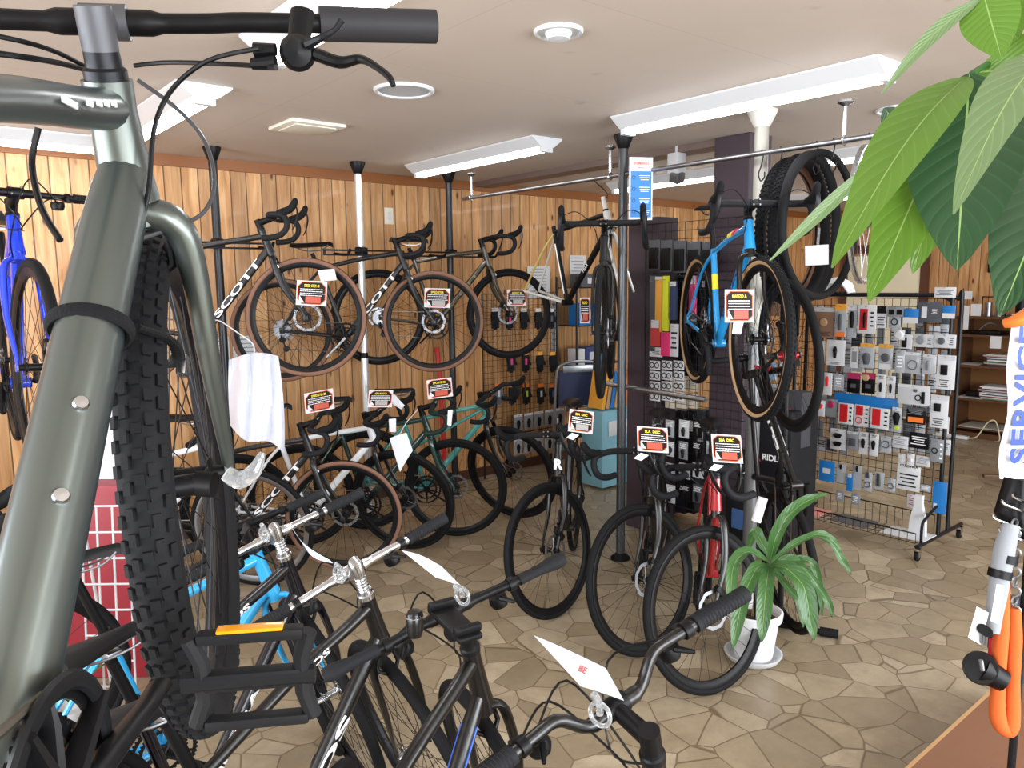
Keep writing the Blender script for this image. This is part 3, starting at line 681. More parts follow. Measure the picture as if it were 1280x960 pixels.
# three bicycles hung on the poles in front of the plank wall
h1f, h2f, h3f = V((1.88, 4.14, 1.49)), V((2.87, 4.32, 1.42)), V((3.69, 4.5, 1.44))
bicycle('road_bicycle', 'black road bicycle with brown tyres hung on the wall, farthest left of the three', roadh, place(h1f, V((1.05, 4.66, 1.45)), .34), S(frame=MATTE, side=TAN, logo=sl, forklogo='S', ca=2.2, armm=LGREY), 'road bicycles hung on the poles')
bicycle('road_bicycle', 'black road bicycle with brown tyres hung on the wall, the middle of three', roadh, place(h2f, V((2.05, 4.86, 1.38)), .34), S(frame=MATTE, side=TAN, logo=sl, forklogo='S', ca=2.4, armm=LGREY), 'road bicycles hung on the poles')
bicycle('road_bicycle', 'bronze green road bicycle with black tyres hung on the wall, farthest right of three', roadh, place(h3f, V((2.75, 4.82, 1.44)), .34), S(frame=BRONZE, logo=('SCOTT', .25, .8, .04, mat('#77705a', .4, name='bronze_lettering')), forklogo='S', ca=2.4), 'road bicycles hung on the poles')
# the row on the floor along the plank wall
ga = 'bicycles standing along the plank wall'
hyb = geo(R=.35, tr=.016, wb=1.03, ha=71, crown=.4, htl=.13, seat=.46, sad=.2)
bicycle('hybrid_bicycle', 'white flat handlebar bicycle on the floor, farthest left along the plank wall', hyb, on_floor(1.50, 4.10, -30, hyb.wb, .05), S(frame=WPAINT, fork=BLK, bar='flat', rim=STEEL, disc=False, steer=-.25, width=.28), ga)
bicycle('road_bicycle', 'black road bicycle with brown tyres standing on the floor by the white one', road, on_floor(2.0, 3.99, -31, .99, .06), S(frame=MATTE, side=TAN, logo=sl, forklogo='S', steer=-.1, spacer=.03), ga)
bicycle('road_bicycle', 'white road bicycle with black fork and black front tyre on the floor', road, on_floor(2.44, 4.05, -30, .99, .05), S(frame=WPAINT, fork=GLOSS, steer=-.45, spacer=.03), ga)
bicycle('road_bicycle', 'dark green road bicycle with black tyres and a paper tag, on the floor', road, on_floor(2.84, 4.05, -31, .99, .05), S(frame=mat('#12332f', .2, coat=.7, name='dark_green_paint'), steer=-.18, tape=mat('#1d2b28', .6, name='green_black_tape')), ga)
bicycle('road_bicycle', 'teal road bicycle with black fork, farthest right in the row along the wall', grav, on_floor(3.36, 4.10, -29, 1.01, .04), S(frame=mat('#3f8f88', .25, coat=.6, name='teal_paint'), fork=GLOSS, tread='slick', steer=-.7, tt_extra=True), ga)
# three black road bicycles facing the camera
gc = 'black road bicycles in the centre row'
RB = ('RIDLEY', .2, .8, .03, LGREY)
def headbadge(t, g, steer=0):
    text('head_badge', 'R', .07, basis(g.hb.lerp(g.ht, .2)+g.q*.0245, (0, 1, 0), g.q), WL, t, bold=.003)
c1 = bicycle('road_bicycle', 'black road bicycle with a white R badge, farthest left of the three facing out', road, on_floor(2.51, 2.73, 180+40, .99), S(frame=GLOSS, steer=-.55, logo=RB, ca=1.0), gc); headbadge(c1, road)
c2 = bicycle('road_bicycle', 'black road bicycle, middle one of the three facing out', road, on_floor(2.57, 2.17, 180+37, .99), S(frame=GLOSS, steer=-.70, logo=RB), gc)
c3 = bicycle('road_bicycle', 'red framed road bicycle with black fork next to the white plant pot', road, on_floor(2.53, 1.78, 180+38, .99), S(frame=mat('#a3161f', .2, coat=.8, name='red_paint'), fork=GLOSS, steer=-.82, logo=('RIDLEY', .2, .8, .03, WL), cables=True), gc)
# hanging bicycles by the poles
bicycle('road_bicycle', 'black road bicycle hung high, facing out beside the grey pole', road, place(atd(752, 416, 3.95), atd(764, 408, 4.9), .34), S(frame=MATTE, ca=1.2, steer=.0, cables=True))
BL = mat('#1f8fd0', .22, coat=.7, name='sky_blue_paint')
k2f = atd(941, 422, 3.38); k2r = atd(872, 400, 4.3)
k2 = bicycle('gravel_bicycle', 'sky blue gravel bicycle with tan tyres hung on the pale pole', grav, place(k2f, k2r, .355, (.85, -.5, .0)), S(frame=BL, fork=GLOSS, side=TANL, tread='gravel', ca=1.8, fat=1, steer=.03, cables=True, dtflat=1.0, logo=('kanzo', .3, .8, .04, mat('#0f3f7a', .4, name='navy_lettering'))))
YEL = mat('#e3d331', .35, name='yellow_paint'); REDD = mat('#d23a42', .35, name='coral_paint')
for lo, hi, m in ((.52, .64, YEL), (.64, .72, REDD)):
    a0 = grav.ht-grav.u*.028; b0 = grav.sc; MB().tube([b0.lerp(a0, lo)+V((0, 0, grav.sl*.11)), b0.lerp(a0, hi)+V((0, 0, grav.sl*.09))], .0175, 14).build('colour_band', m, k2)
MB().tube([grav.BB+grav.su*.28, grav.BB+grav.su*.36], .0162, 14).build('colour_band', YEL, k2)
ff = atd(985, 468, 3.4); rr_ = atd(984, 700, 3.62)
felt = bicycle('road_bicycle', 'black road bicycle with red hubs standing upright on its rear wheel', road, place(ff, rr_, .34, (.80, -.60, .0)), S(frame=GLOSS, hubm=mat('#b0202f', .3, .6, name='red_anodised'), disc=False, brakem=REDP, logo=('FELT', .2, .6, .05, WL), ca=.2))
# foreground row, handlebars turned parallel to the frames
gf = 'black flat handlebar bicycles in the foreground row'
ghy = geo(R=.35, tr=.017, wb=1.02, ha=71, crown=.41, htl=.15, seat=.42, sad=.18, slope=.1, bbz=.28)
gio = ('GIOS', .38, .72, .034, WL)
def fg(name, label, cpx, epx, hd, spec, g=ghy):
    # the bar centre and the right grip end fix where the bar is and how far it is turned
    top = g.ht+g.u*spec.get('spacer', .025); cl = top+g.q*spec.get('reach', .09)+g.u*.02
    h = R_(hd); W_ = spec.get('width', .3); best = None; Rz = M4.Rotation(h, 4, 'Z')
    for k in range(30, 130):
        st = R_(k); S_ = M4.Translation(g.P0) @ M4.Rotation(st, 4, g.u) @ M4.Translation(-g.P0); p = Rz @ (S_ @ cl); e = Rz @ (S_ @ (cl+V((-.012, -W_, spec.get('barrise', 0)))))
        c = atz(*cpx, p.z); d = c-p; q = proj(e+d); er = math.hypot(q[0]-epx[0], q[1]-epx[1])
        if best is None or er < best[0]: best = (er, st, d)
    spec['steer'] = best[1]; return bicycle(name, label, g, M4.Translation((best[2].x, best[2].y, 0)) @ Rz, spec, gf)
NAVY = mat('#080a14', .2, coat=.35, name='blue_black_paint')
FS = dict(bar='flat', disc=False, rim=DARKM, depth=.02, spoke=DARKM, tread='slick', width=.3)
fg('hybrid_bicycle', 'black bicycle with silver handlebar, next to the light blue small wheeled one', (340, 670), (447, 622), 22, S(**FS, frame=NAVY, fork=NAVY, steer=R_(84), barm=ALU, stemm=ALU, quill=True, logo=('MISTRAL', .15, .62, .028, WL), toplogo=('GIOS', .45, .68, .024, WL), hubm=ALU, reach=.07))
fg('hybrid_bicycle', 'black bicycle with silver handlebar and a white card on its bar', (437, 715), (548, 660), 16, S(**FS, frame=GLOSS, fork=GLOSS, steer=R_(82), barm=ALU, stemm=ALU, quill=True, logo=('GIOS', .2, .68, .036, WL), toplogo=('GIOS', .5, .7, .022, WL), hubm=ALU, reach=.07))
g3 = fg('hybrid_bicycle', 'black bicycle with ergonomic grips, bell and phone mount on its bar', (562, 765), (698, 705), 24, S(**FS, frame=GLOSS, fork=GLOSS, steer=R_(84), ergo=True, hubm=ALU, stripe=mat('#2456b8', .3, name='blue_stripe')))
g4 = fg('hybrid_bicycle', 'black bicycle with a glossy riser bar nearest the camera at bottom right', (768, 884), (925, 737), 20, S(**{**FS, 'bar': 'flat', 'width': .33}, frame=GLOSS, fork=GLOSS, steer=R_(86), barrise=.05, hubm=ALU, barm=GLOSS))
LB = mat('#2fa3de', .25, coat=.6, name='light_blue_paint')
mini = geo(R=.26, tr=.016, wb=.98, crown=.42, htl=.16, seat=.42, sad=.24, bbz=.27, slope=.1, ha=71)
bicycle('small_wheel_bicycle', 'light blue small wheeled bicycle behind the big mountain bicycle', mini, on_floor(1.12, 2.42, 2, .98), S(frame=LB, fork=LB, bar='flat', disc=False, rim=BLK, steer=R_(70), width=.27, spacer=.04))
bicycle('mountain_bicycle', 'blue bicycle hung high at the far left edge behind the big frame', hyb, place(atd(52, 462, 2.3), atd(12, 450, 3.3), .35), S(frame=mat('#1338c8', .2, coat=.8, name='royal_blue_paint'), bar='flat', steer=.1, width=.3, rim=BLK))
bicycle('road_bicycle', 'black road bicycle with red rim decals, low behind the big frame at left', road, on_floor(.26, 2.98, -10, .99), S(frame=GLOSS, rim=BLK, decal=REDP, depth=.035, saddlem=BLK))

# ---------------------------------------------------------------- the big mountain bicycle in front
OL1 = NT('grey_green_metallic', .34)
OL1.base(OL1.mix(OL1.n('LayerWeight', {'Blend': .35}).outputs[1], '#646a64', '#3c4c54')); OL1.b.inputs['Metallic'].default_value = .75; OL1.b.inputs['Coat Weight'].default_value = .4; OL1.b.inputs['Coat Roughness'].default_value = .25  # light side and bluish shaded side blended into the base colour by view angle
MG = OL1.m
mtb = geo(R=.36, tr=.028, wb=1.08, bbx=.475, bbz=.262, ha=69, rake=.045, crown=.41, htl=.125, seat=.505, sad=.12, fat=1.55, slope=.06)
mpose = M4.Translation((-.221, .238, 1.040)) @ M4.Rotation(1.022, 4, 'Z')
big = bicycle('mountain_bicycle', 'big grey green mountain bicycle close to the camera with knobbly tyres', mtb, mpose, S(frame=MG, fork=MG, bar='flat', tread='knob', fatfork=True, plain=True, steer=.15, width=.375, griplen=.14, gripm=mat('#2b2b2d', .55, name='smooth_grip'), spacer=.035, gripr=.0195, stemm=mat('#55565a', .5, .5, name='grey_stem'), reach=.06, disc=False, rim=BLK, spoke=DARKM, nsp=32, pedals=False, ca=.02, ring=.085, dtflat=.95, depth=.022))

# details of the big bicycle: smooth clutch shifter and long lever, pedal, bottle bolts, straps
def ML(p): return V(p)
dtv = (mtb.hb+mtb.u*.028)-mtb.BB; dd = dtv.normalized(); sidev = dd.cross(V((0, 1, 0)))
for f_ in (.50, .36):
    c = mtb.BB+dtv*f_; nrm = V((-dd.z, 0, dd.x)); nrm = nrm if nrm.z > 0 else -nrm
    MB().lathe([(0, .006), (.006, .0055), (.0075, .003), (.0075, -.002)], c+nrm*.0275+V((0, -.018, 0)), (nrm-V((0, .55, 0))), 16).build('bottle_bolt', ALU, big)
b = MB(); c = mtb.BB+dtv*.66; lp = []
for i in range(24):
    a = 2*PI*i/24; nrm = V((-dd.z, 0, dd.x)); lp.append(c+nrm*math.cos(a)*.0335+V((0, math.sin(a)*.0375, 0)))
b.tube(lp, .008, 8, closed=True, flat=.55, up=dd); b.tube(spline([c+V((.02, -.036, -.0)), c+V((.09, -.05, -.02)), c+V((.15, -.04, -.05)), c+V((.21, .0, -.06))], 5), .0075, 8, flat=.5)
o = b.build('velcro_strap', mat('#121214', .9, bump=.8, scale=300, name='velcro'), big)
MB().box(c+V((.15, -.045, -.055)), (.02, .012, .026), M4.Rotation(.4, 3, 'Y'), bev=.003).build('strap_buckle', ALU, big)
ckx = M4.Translation((0, -.016, 0)) @ M4.Translation(mtb.BB) @ M4.Rotation(.02, 4, 'Y') @ M4.Translation((.172, 0, 0)) @ M4.Rotation(-.02, 4, 'Y') @ M4.Rotation(R_(84), 4, 'Y')
pd = MB()
pd.tube([(0, -.075, 0), (0, -.20, 0)], .010, 10)
for dx in (-.047, .047): pd.box((dx, -.142, 0), (.012, .10, .015), bev=.004)
for y in (-.09, -.194): pd.tube([(-.047, y+(.006 if y > -.1 else -.002), 0), (-.02, y-(.004 if y > -.1 else -.006), 0), (.02, y-(.004 if y > -.1 else -.006), 0), (.047, y+(.006 if y > -.1 else -.002), 0)], .0085, 8, flat=.9)
pd.box((0, -.142, 0), (.02, .10, .015), bev=.004)
pd_ = pd.build('pedal', mat('#17181a', .55, name='black_resin'), big, ckx)
for dx in (-.054,): MB().box((dx, -.142, 0), (.004, .062, .012), bev=.0015).build('reflector', mat('#e89a12', .2, coat=1, name='amber_reflector'), pd_)
MB().ring(.086, .008, mtb.BB+V((0, -.052, 0)), (0, 1, 0), 48, 8, .6).build('chain_guard', mat('#131416', .4, name='guard_black'), big)
for i in range(4):
    t_ = PI*i/2+.5; MB().tube([mtb.BB+V((math.cos(t_)*.02, -.052, math.sin(t_)*.02)), mtb.BB+V((math.cos(t_)*.09, -.053, math.sin(t_)*.09))], [.013, .008], 8, flat=.5).build('spider_arm', BLK, big)
# loose cable loops in front of its head tube
Sb = M4.Translation(mtb.P0) @ M4.Rotation(.15, 4, mtb.u) @ M4.Translation(-mtb.P0)
mwi = (mpose).inverted()
def bloop(pp, r=.0027, m=BLK): MB().tube(spline([mwi @ atd(*q) for q in pp], 7), r, 8).build('cable', m, big)
bloop([(345, 84, .80), (280, 80, .86), (210, 78, .92), (168, 82, .93)])
bloop([(325, 60, .80), (260, 76, .84), (215, 112, .86), (193, 160, .86), (186, 235, .86), (172, 300, .86)])
bloop([(172, 100, .93), (220, 135, .95), (255, 175, .96), (268, 225, .95), (255, 265, .93), (215, 285, .92), (170, 300, .9)], .0026, mat('#3a3b3e', .3, name='grey_cable'))
bloop([(-60, 35, .75), (20, 50, .78), (70, 65, .84), (110, 85, .90)]); bloop([(-60, 60, .75), (20, 70, .78), (70, 78, .84), (110, 88, .90)], .0032)
bloop([(48, 160, .70), (40, 205, .70), (52, 260, .68), (75, 300, .66)], .0030)
sh = M4.Identity(4)
b = MB(); c0 = mwi @ atd(372, 66, .82); ax_ = (mwi.to_3x3() @ ray(372, 66)).normalized()
b.lathe([(0, -.016), (.014, -.014), (.019, -.006), (.019, .012)], c0, ax_, 24); b.tube([c0+ax_*.008, mwi @ atd(378, 15, .84)], [.012, .013], 12, flat=.7); b.build('shifter_body', BLK, big)
b = MB(); b.tube(spline([mwi @ atd(x, y, d) for x, y, d in ((395, 68, .82), (425, 78, .82), (450, 74, .82), (468, 82, .81), (486, 96, .80), (492, 108, .80))], 5), [.010, .009, .0065, .0055, .005, .0035], 10, flat=.7); b.build('brake_lever_blade', BLK, big)
b = MB(); b.tube(spline([mwi @ atd(x, y, d) for x, y, d in ((385, 55, .8), (400, 48, .79), (418, 38, .79), (427, 26, .79))], 4), [.006, .004, .003, .004], 8); b.build('thumb_lever', DARKM, big)
b = MB(); b.tube([mwi @ atd(318, 63, .81), mwi @ atd(345, 62, .81)], [.008, .006], 10); b.tube([mwi @ atd(315, 80, .81), mwi @ atd(345, 78, .81)], [.006, .008], 10); b.build('barrel_adjuster', BLK, big)
MB().tube([mwi @ atd(200, 612, .98), mwi @ atd(252, 604, 1.0)], .0145, 14).tube([mwi @ atd(246, 604, 1.0), mwi @ atd(268, 606, 1.0)], .017, 12).build('hub_axle', BLK, big)
b = MB(); b.tube(spline([mwi @ atd(x, y, .99) for x, y in ((283, 592), (300, 600), (318, 588), (328, 566))], 4), [.010, .012, .010, .004], 10); b.build('clear_protector', CLEAR, big)
for x, y in ((18, 120), (68, 117), (101, 117), (113, 116), (123, 118), (135, 120)): pass
for q_, l_ in ((.66, .03), (.75, .012), (.80, .010), (.84, .010), (.88, .010)): MB().box((mtb.sc-mtb.su*.02).lerp(mtb.ht-mtb.u*.028, q_)+V((0, -.0225, .005)), (l_, .003, .006), bev=.001).build('frame_marking', WL, big)
st_ = thing('display_stand', 'black post and cradle that holds the big bicycle up, beside the camera', 'stand', (-.45, .55, 0))
bbw = (mpose @ mtb.BB)-V((-.45, .55, 0))
MB().tube([(0, 0, .02), (0, 0, bbw.z-.02)], .025, 14).build('post', BLK, st_); MB().lathe([(0, 0), (.14, 0), (.14, .015), (.04, .03), (0, .03)], n=32).build('base_plate', BLK, st_)
MB().tube([(0, 0, bbw.z-.035), (bbw.x, bbw.y, bbw.z-.035)], .014, 12).build('cradle', RUB, st_)

# phone mount and bell on the third bar
p = atz(580, 788, 1.0)
hz = V((0, 0, 1.0))
def onbar(px, py, z, dz=0): q = atz(px, py, z); return q+V((0, 0, dz))
b_ = thing('phone_mount', 'black plastic phone mount on the bar with ergonomic grips', 'phone mount', basis(atz(568, 778, 1.05), atz(603, 812, 1.03)-atz(538, 748, 1.06), (0, 0, 1)))
MB().box((0, 0, 0), (.125, .05, .012), bev=.005).build('tray', BLK, b_)
for dx in (-.05, .045): MB().box((dx, 0, .011), (.014, .056, .016), bev=.004).build('clip', BLK, b_)
MB().box((0, 0, -.018), (.03, .03, .03), bev=.006).build('clamp', BLK, b_)
t = thing('bicycle_bell', 'small round black bell upright on the bar with ergonomic grips', 'bell', onbar(519, 795, 1.0))
MB().lathe([(0, .052), (.013, .051), (.0165, .046), (.0165, .012), (.013, .0)], n=24).build('dome', GLOSS, t); MB().ring(.0168, .0012, (0, 0, .04), (0, 0, 1), 24, 6).build('band', ALU, t)

# ---------------------------------------------------------------- paper tags clipped on bars
def tagcard(name, label, pts, depth, m=PAPER, curl=.02, writing=None):
    """a curled card through four photo-measured corners: top-left, top-right, bottom-right, bottom-left"""
    A, B, C_, D = [atd(x, y, d) for (x, y), d in zip(pts, depth)]; nrm = (B-A).cross(D-A).normalized(); nu, nv = 14, 8; vs = []
    if nrm.dot(CAM-A) < 0: nrm = -nrm
    for i in range(nu+1):
        for j in range(nv+1):
            u, v = i/nu, j/nv; P = A.lerp(B, u).lerp(D.lerp(C_, u), v); vs.append(P+nrm*curl*math.sin(PI*u)*(1-.3*v))
    b = MB(); n2 = (nu+1)*(nv+1); fs = [(i*(nv+1)+j, i*(nv+1)+j+1, (i+1)*(nv+1)+j+1, (i+1)*(nv+1)+j) for i in range(nu) for j in range(nv)]
    back = [v-nrm*.0006 for v in vs]; b.add(vs+back, fs+[tuple(n2+k for k in f[::-1]) for f in fs]+[(j, j+1, n2+j+1, n2+j) for j in range(nv)])
    o = tag(b.build(name, m), label, 'card'); 
    if writing:
        cc = (A+B+C_+D)/4+nrm*curl*1.0; text('printed_mark', writing[0], writing[1], basis(cc, B-A, nrm), mat('#c8473c', .6, name='red_ink'), o)
    return o
def clip(label, p, q):
    b = MB(); b.tube(spline([p, p.lerp(q, .5)+V((.004, 0, .004)), q], 3), .006, 8); b.ring(.019, .004, q, (1, .2, 0), 20, 6); return tag(b.build('card_clip', CLEAR), label, 'clip', 'clear clips that hold the price cards')
tagcard('price_card', 'large curled white card on the glossy riser bar at bottom right', [(667, 794), (757, 835), (780, 876), (726, 858)], [1.45, 1.36, 1.30, 1.36], curl=.012, writing=('BE', .016))
clip('clear clip under the large curled white card', atz(742, 868, 1.03), atz(750, 893, .99))
tagcard('price_card', 'thin white card leaning up from the silver bar with grey grips', [(362, 655), (412, 700), (416, 704), (385, 690)], [2.05, 2.0, 2.0, 2.03], curl=.02)
tagcard('price_card', 'thin white curved card above the phone mount', [(502, 688), (552, 708), (583, 739), (545, 722)], [1.75, 1.72, 1.68, 1.7], curl=.012)
clip('clear clip beside the phone mount', atz(569, 733, 1.04), atz(578, 745, 1.0))
clip('clear clip on the nearer silver bar', atz(420, 706, 1.04), atz(424, 718, 1.0))
clip('clear clip on the farther silver bar', atz(327, 656, 1.04), atz(330, 668, 1.0))
dg_ = tagcard('price_card', 'diamond shaped white paper tag hanging at the dark green bicycle', [(487, 548), (508, 541), (516, 563), (500, 590)], [4.1, 4.1, 4.05, 4.05], curl=.01); MB().tube([atd(498, 546, 4.09), atd(508, 528, 4.12), atd(522, 512, 4.15)], .0015, 5).build('string', WHITE, dg_)
tagcard('price_card', 'white curled paper at the handlebar of the white road bicycle', [(478, 498), (492, 492), (506, 507), (502, 512)], [4.3, 4.3, 4.25, 4.25], curl=.008)

# ---------------------------------------------------------------- price placards
PANEL = mat('#1b1715', .5, name='placard_black'); YT = mat('#e8d23a', .5, name='yellow_ink'); RI = mat('#b5513f', .5, name='brick_red_ink'); ORB = mat('#d65a2e', .45, name='placard_orange'); GREY = mat('#9c9a98', .5, name='grey_ink')
def placard(label, corners, d, title, price=RI, oct_=False, stick=True):
    """corners: top-left, top-right, bottom-left in the photo; d the distance"""
    A, B, D = [atd(x, y, k) for (x, y), k in zip(corners, d)]; X = (B-A); W_ = X.length; x = X.normalized(); Y = (D-A); y = (Y-x*Y.dot(x)); H_ = y.length; y = -y.normalized(); z = x.cross(y)
    m = M4((x, y, z)).transposed().to_4x4(); m.translation = (B+D)/2
    t = thing('price_placard', label, 'sign', m, 'model price placards')
    MB().box((0, 0, 0), (W_, H_, .002)).build('card', WHITE, t)
    c = .16*W_; w2, h2 = W_*.47, H_*.46
    MB().prism([(-w2, -h2+c), (-w2+c, -h2), (w2-c, -h2), (w2, -h2+c), (w2, h2-c), (w2-c, h2), (-w2+c, h2), (-w2, h2-c)], .0008, M4.Translation((0, 0, .001))).build('border', ORB, t)
    w2, h2 = W_*.44, H_*.43; c *= .9
    MB().prism([(-w2, -h2+c), (-w2+c, -h2), (w2-c, -h2), (w2, -h2+c), (w2, h2-c), (w2-c, h2), (-w2+c, h2), (-w2, h2-c)], .0008, M4.Translation((0, 0, .0018))).build('panel', PANEL, t)
    text('title', title, H_*.15, M4.Translation((0, H_*.29, .0027)), YT, t, bold=H_*.004, width=W_*.5)
    b = MB()
    for i in range(4):
        random.seed(hash(label) % 7+i) if False else None
        yy = H_*(.155-i*.085); xx = -W_*.38
        while xx < W_*.36:
            l = W_*random.uniform(.03, .11); b.box((xx+l/2, yy, .003), (l, H_*.024, .0005)); xx += l+W_*.012
    b.build('text_lines', WL, t)
    MB().box((W_*.06, -H_*.27, .003), (W_*.5, H_*.26, .0006)).build('price_box', price, t)
    MB().prism([(-W_*.4, -H_*.4), (-W_*.22, -H_*.4), (-W_*.4, -H_*.1)], .0006, M4.Translation((0, 0, .003))).build('corner', WHITE, t)
    return t
placard('upright placard for SPEED STER 40 hung inside the leftmost brown tyred wheel', [(370, 350), (408, 352), (371, 381)], [4.2]*3, 'SPEED STER 40')
placard('placard for SPEED STER hung inside the middle brown tyred wheel', [(530, 360), (562, 361), (531, 384)], [4.85]*3, 'SPEED STER', GREY)
placard('dark placard for ADDICT 30 hung inside the rightmost hung wheel', [(634, 362), (658, 362), (634, 382)], [5.5]*3, 'ADDICT 30', GREY)
placard('placard for SPEED STER tilted above the black brown tyred bicycle on the floor', [(377, 493), (413, 486), (385, 517)], [4.25, 4.25, 4.2], 'SPEED STER 20')
placard('placard above the white road bicycle on the floor', [(457, 488), (487, 488), (464, 509)], [4.3, 4.3, 4.25], 'AERO ROAD 20', GREY)
placard('placard with a red price strip above the dark green bicycle', [(531, 476), (562, 472), (537, 499)], [4.5, 4.5, 4.45], 'SPORTS 30')
placard('placard for SLA DISC above the leftmost black bicycle in the centre row', [(718, 512), (748, 516), (704, 538)], [3.42, 3.42, 3.36], 'SLA  DISC', GREY)
placard('placard for SLA DISC above the middle bicycle in the centre row', [(802, 533), (840, 536), (791, 563)], [3.1, 3.1, 3.04], 'SLA  DISC')
placard('placard for SLA DISC above the red framed bicycle', [(897, 543), (934, 545), (883, 577)], [2.95, 2.95, 2.9], 'SLA  DISC')
placard('upright placard for KANZO A in front of the sky blue bicycle', [(906, 362), (942, 362), (906, 403)], [3.0]*3, 'KANZO A')
placard('small placard in front of the black shelf behind the high hung bicycle', [(725, 372), (737, 372), (725, 404)], [4.9]*3, 'ROAD')
def chip(label, pts, d): return tagcard('paper_slip', label, pts, [d]*4, WHITE, .002)
chip('white paper slip under the KANZO A placard', [(917, 401), (930, 401), (926, 418), (915, 417)], 3.0)
chip('white paper slip under the leftmost SLA DISC placard', [(715, 541), (724, 544), (716, 550), (708, 547)], 3.38)
chip('white paper slip under the middle SLA DISC placard', [(801, 566), (811, 569), (802, 576), (792, 573)], 3.05)
chip('white paper slip under the SLA DISC placard by the plant', [(893, 580), (905, 582), (895, 589), (886, 587)], 2.9)
chip('white paper slip hanging at the white road bicycle', [(486, 524), (495, 523), (495, 540), (487, 540)], 4.3)
chip('white paper slip hanging at the dark green bicycle bar', [(560, 513), (566, 512), (564, 533), (559, 531)], 4.3)
chip('white cloud shaped sticker inside the leftmost hung wheel', [(397, 338), (418, 336), (421, 350), (401, 352)], 4.3)
o = tag(MB().tube([atd(954, 622, 2.75), atd(945, 652, 2.75)], .017, 16).build('paper_roll', WHITE), 'white paper roll wrapped on the bar end beside the plant', 'paper roll')

# ---------------------------------------------------------------- hanging bare frame, tyres, wheels on the rail
FRW = mat('#cfd0cc', .25, .2, coat=.5, name='silver_white_paint')
bf = geo(seat=.5, htl=.13); hF = R_(-96); hp = atd(757, 262, 4.65)
m_ = M4.Translation(hp-M4.Rotation(hF, 3, 'Z') @ bf.ht) @ M4.Rotation(hF, 4, 'Z')
t = thing('frameset', 'bare black and silver bicycle frame with fork hanging from the rail', 'bicycle frame', m_)
b = MB(); g = bf
b.tube([g.hb, g.ht], [.021, .019], 14); b.tube([g.ht-g.u*.028, g.sc-g.su*.02], [.016, .014], 12); b.tube([g.sc+g.su*.02, g.BB], .0155, 12); b.tube([g.hb+g.u*.02, g.BB], [.021, .020], 12); b.tube([g.BB-V((0, .036, 0)), g.BB+V((0, .036, 0))], .02, 14); b.build('main_triangle', BLK, t)
for s in (-1, 1):
    MB().tube(spline([g.sc-g.su*.03+V((0, s*.01, 0)), g.sc.lerp(g.rh, .4)+V((0, s*.035, 0)), g.rh+V((0, s*.06, .01))], 4), .0075, 8).build('seat_stay', mat('#c9b66a', .3, .3, name='gold_paint') if s < 0 else FRW, t)
    MB().tube(spline([g.BB+V((-.01, s*.022, 0)), g.BB.lerp(g.rh, .6)+V((0, s*.045, 0)), g.rh+V((.01, s*.06, 0))], 4), .0095, 8).build('chain_stay', FRW, t)
b = MB()
b.tube([g.ht+g.u*.08, g.cr-g.u*.0], [.014, .016], 12)
for s in (-1, 1): b.tube(spline([g.cr, g.cr-g.u*.03+V((0, s*.035, 0)), g.fh+V((0, s*.05, 0))], 5), [.014, .016, .008], 10, flat=.7)
b.build('fork', FRW, t)
MB().tube([g.hb.lerp(g.ht, .1)+g.q*.001, g.hb.lerp(g.ht, .9)+g.q*.001], .0215, 14).build('head_tube_sleeve', FRW, t)
for s in (-1, 1): MB().tube([g.BB.lerp(g.sc, .12)+V((0, s*.012, 0)), g.BB.lerp(g.sc, .8)+V((0, s*.012, 0))], .006, 8).build('white_stripe', WPAINT, t)
text('frame_lettering', 'FELT', .035, basis(g.BB.lerp(g.hb, .5)+V((0, -.0215, 0)), (g.hb-g.BB), (0, -1, 0)), WL, t)
tag(MB().tube(spline([hp+V((0, 0, .06)), hp+V((.01, 0, .1)), V((3.35, hp.y, 2.28))], 4), .003, 6).build('rail_hook', DARKM), 'thin hook from which the bare bicycle frame hangs', 'hook')
pdv = V((math.cos(R_(7)), math.sin(R_(7)), 0))
def on_rail(y, R, turn=0, dz=0, x=3.35):
    d = M4.Rotation(turn, 3, 'Z') @ pdv; m = M4((d, V((0, 0, 1)).cross(d), V((0, 0, 1)))).transposed().to_4x4(); m.translation = V((x, y, 2.28-.13-R+.02+dz)); return m
def tyre_thing(label, px, d, R, tr, kind, turn, side=None, m=RUB, dz=0):
    c = atd(px, 270, d); mm = on_rail(0, R, turn, dz); mm.translation = V((c.x, c.y, 2.28-.02-R+dz))
    o = link('bicycle_tyre', tyre_mesh(R, tr, kind, m, side), None, mm); return tag(o, label, 'tyre', 'tyres hung on the rail')
tyre_thing('knobbly hanging tyre, leftmost and widest, with a tan sidewall inside', 990, 3.75, .355, .027, 'knob', .0, TAN)
tyre_thing('knobbly hanging tyre second from the left on the rail', 1002, 3.65, .352, .026, 'knob', .04)
tyre_thing('smooth black hanging tyre with a pale inner line, in front of the knobbly ones', 1014, 3.55, .345, .021, 'slick', .02, None, RUBG)
tyre_thing('thin black hanging tyre with white marking on its side', 1026, 3.5, .34, .017, 'slick', -.12)
pt = link('paper_tag', MB().box((0, 0, 0), (.002, .1, .09)).mesh('paper_tag', WHITE), None, basis(atd(1021, 319, 3.5), ray(1021, 319).cross(V((0, 0, 1))).cross(V((0, 0, 1))), (0, .05, 1))); tag(pt, 'white printed price tag hanging in front of the tyres', 'price tag')
for i in range(3): text('print', ('TYRE', '700C', '7,226')[i], .02, M4.Translation((-.0012, 0, .025-i*.026)) @ M4.Rotation(PI/2, 4, 'X') @ M4.Rotation(-PI/2, 4, 'Y'), BLK, pt)
tag(MB().tube([atd(1024, 285, 3.5), atd(1022, 308, 3.5)], .006, 8).build('tag_strap', CLEAR), 'clear plastic strap above the white printed price tag', 'strap')
SR = mat('#b9bcbf', .28, .9, name='silver_rim')
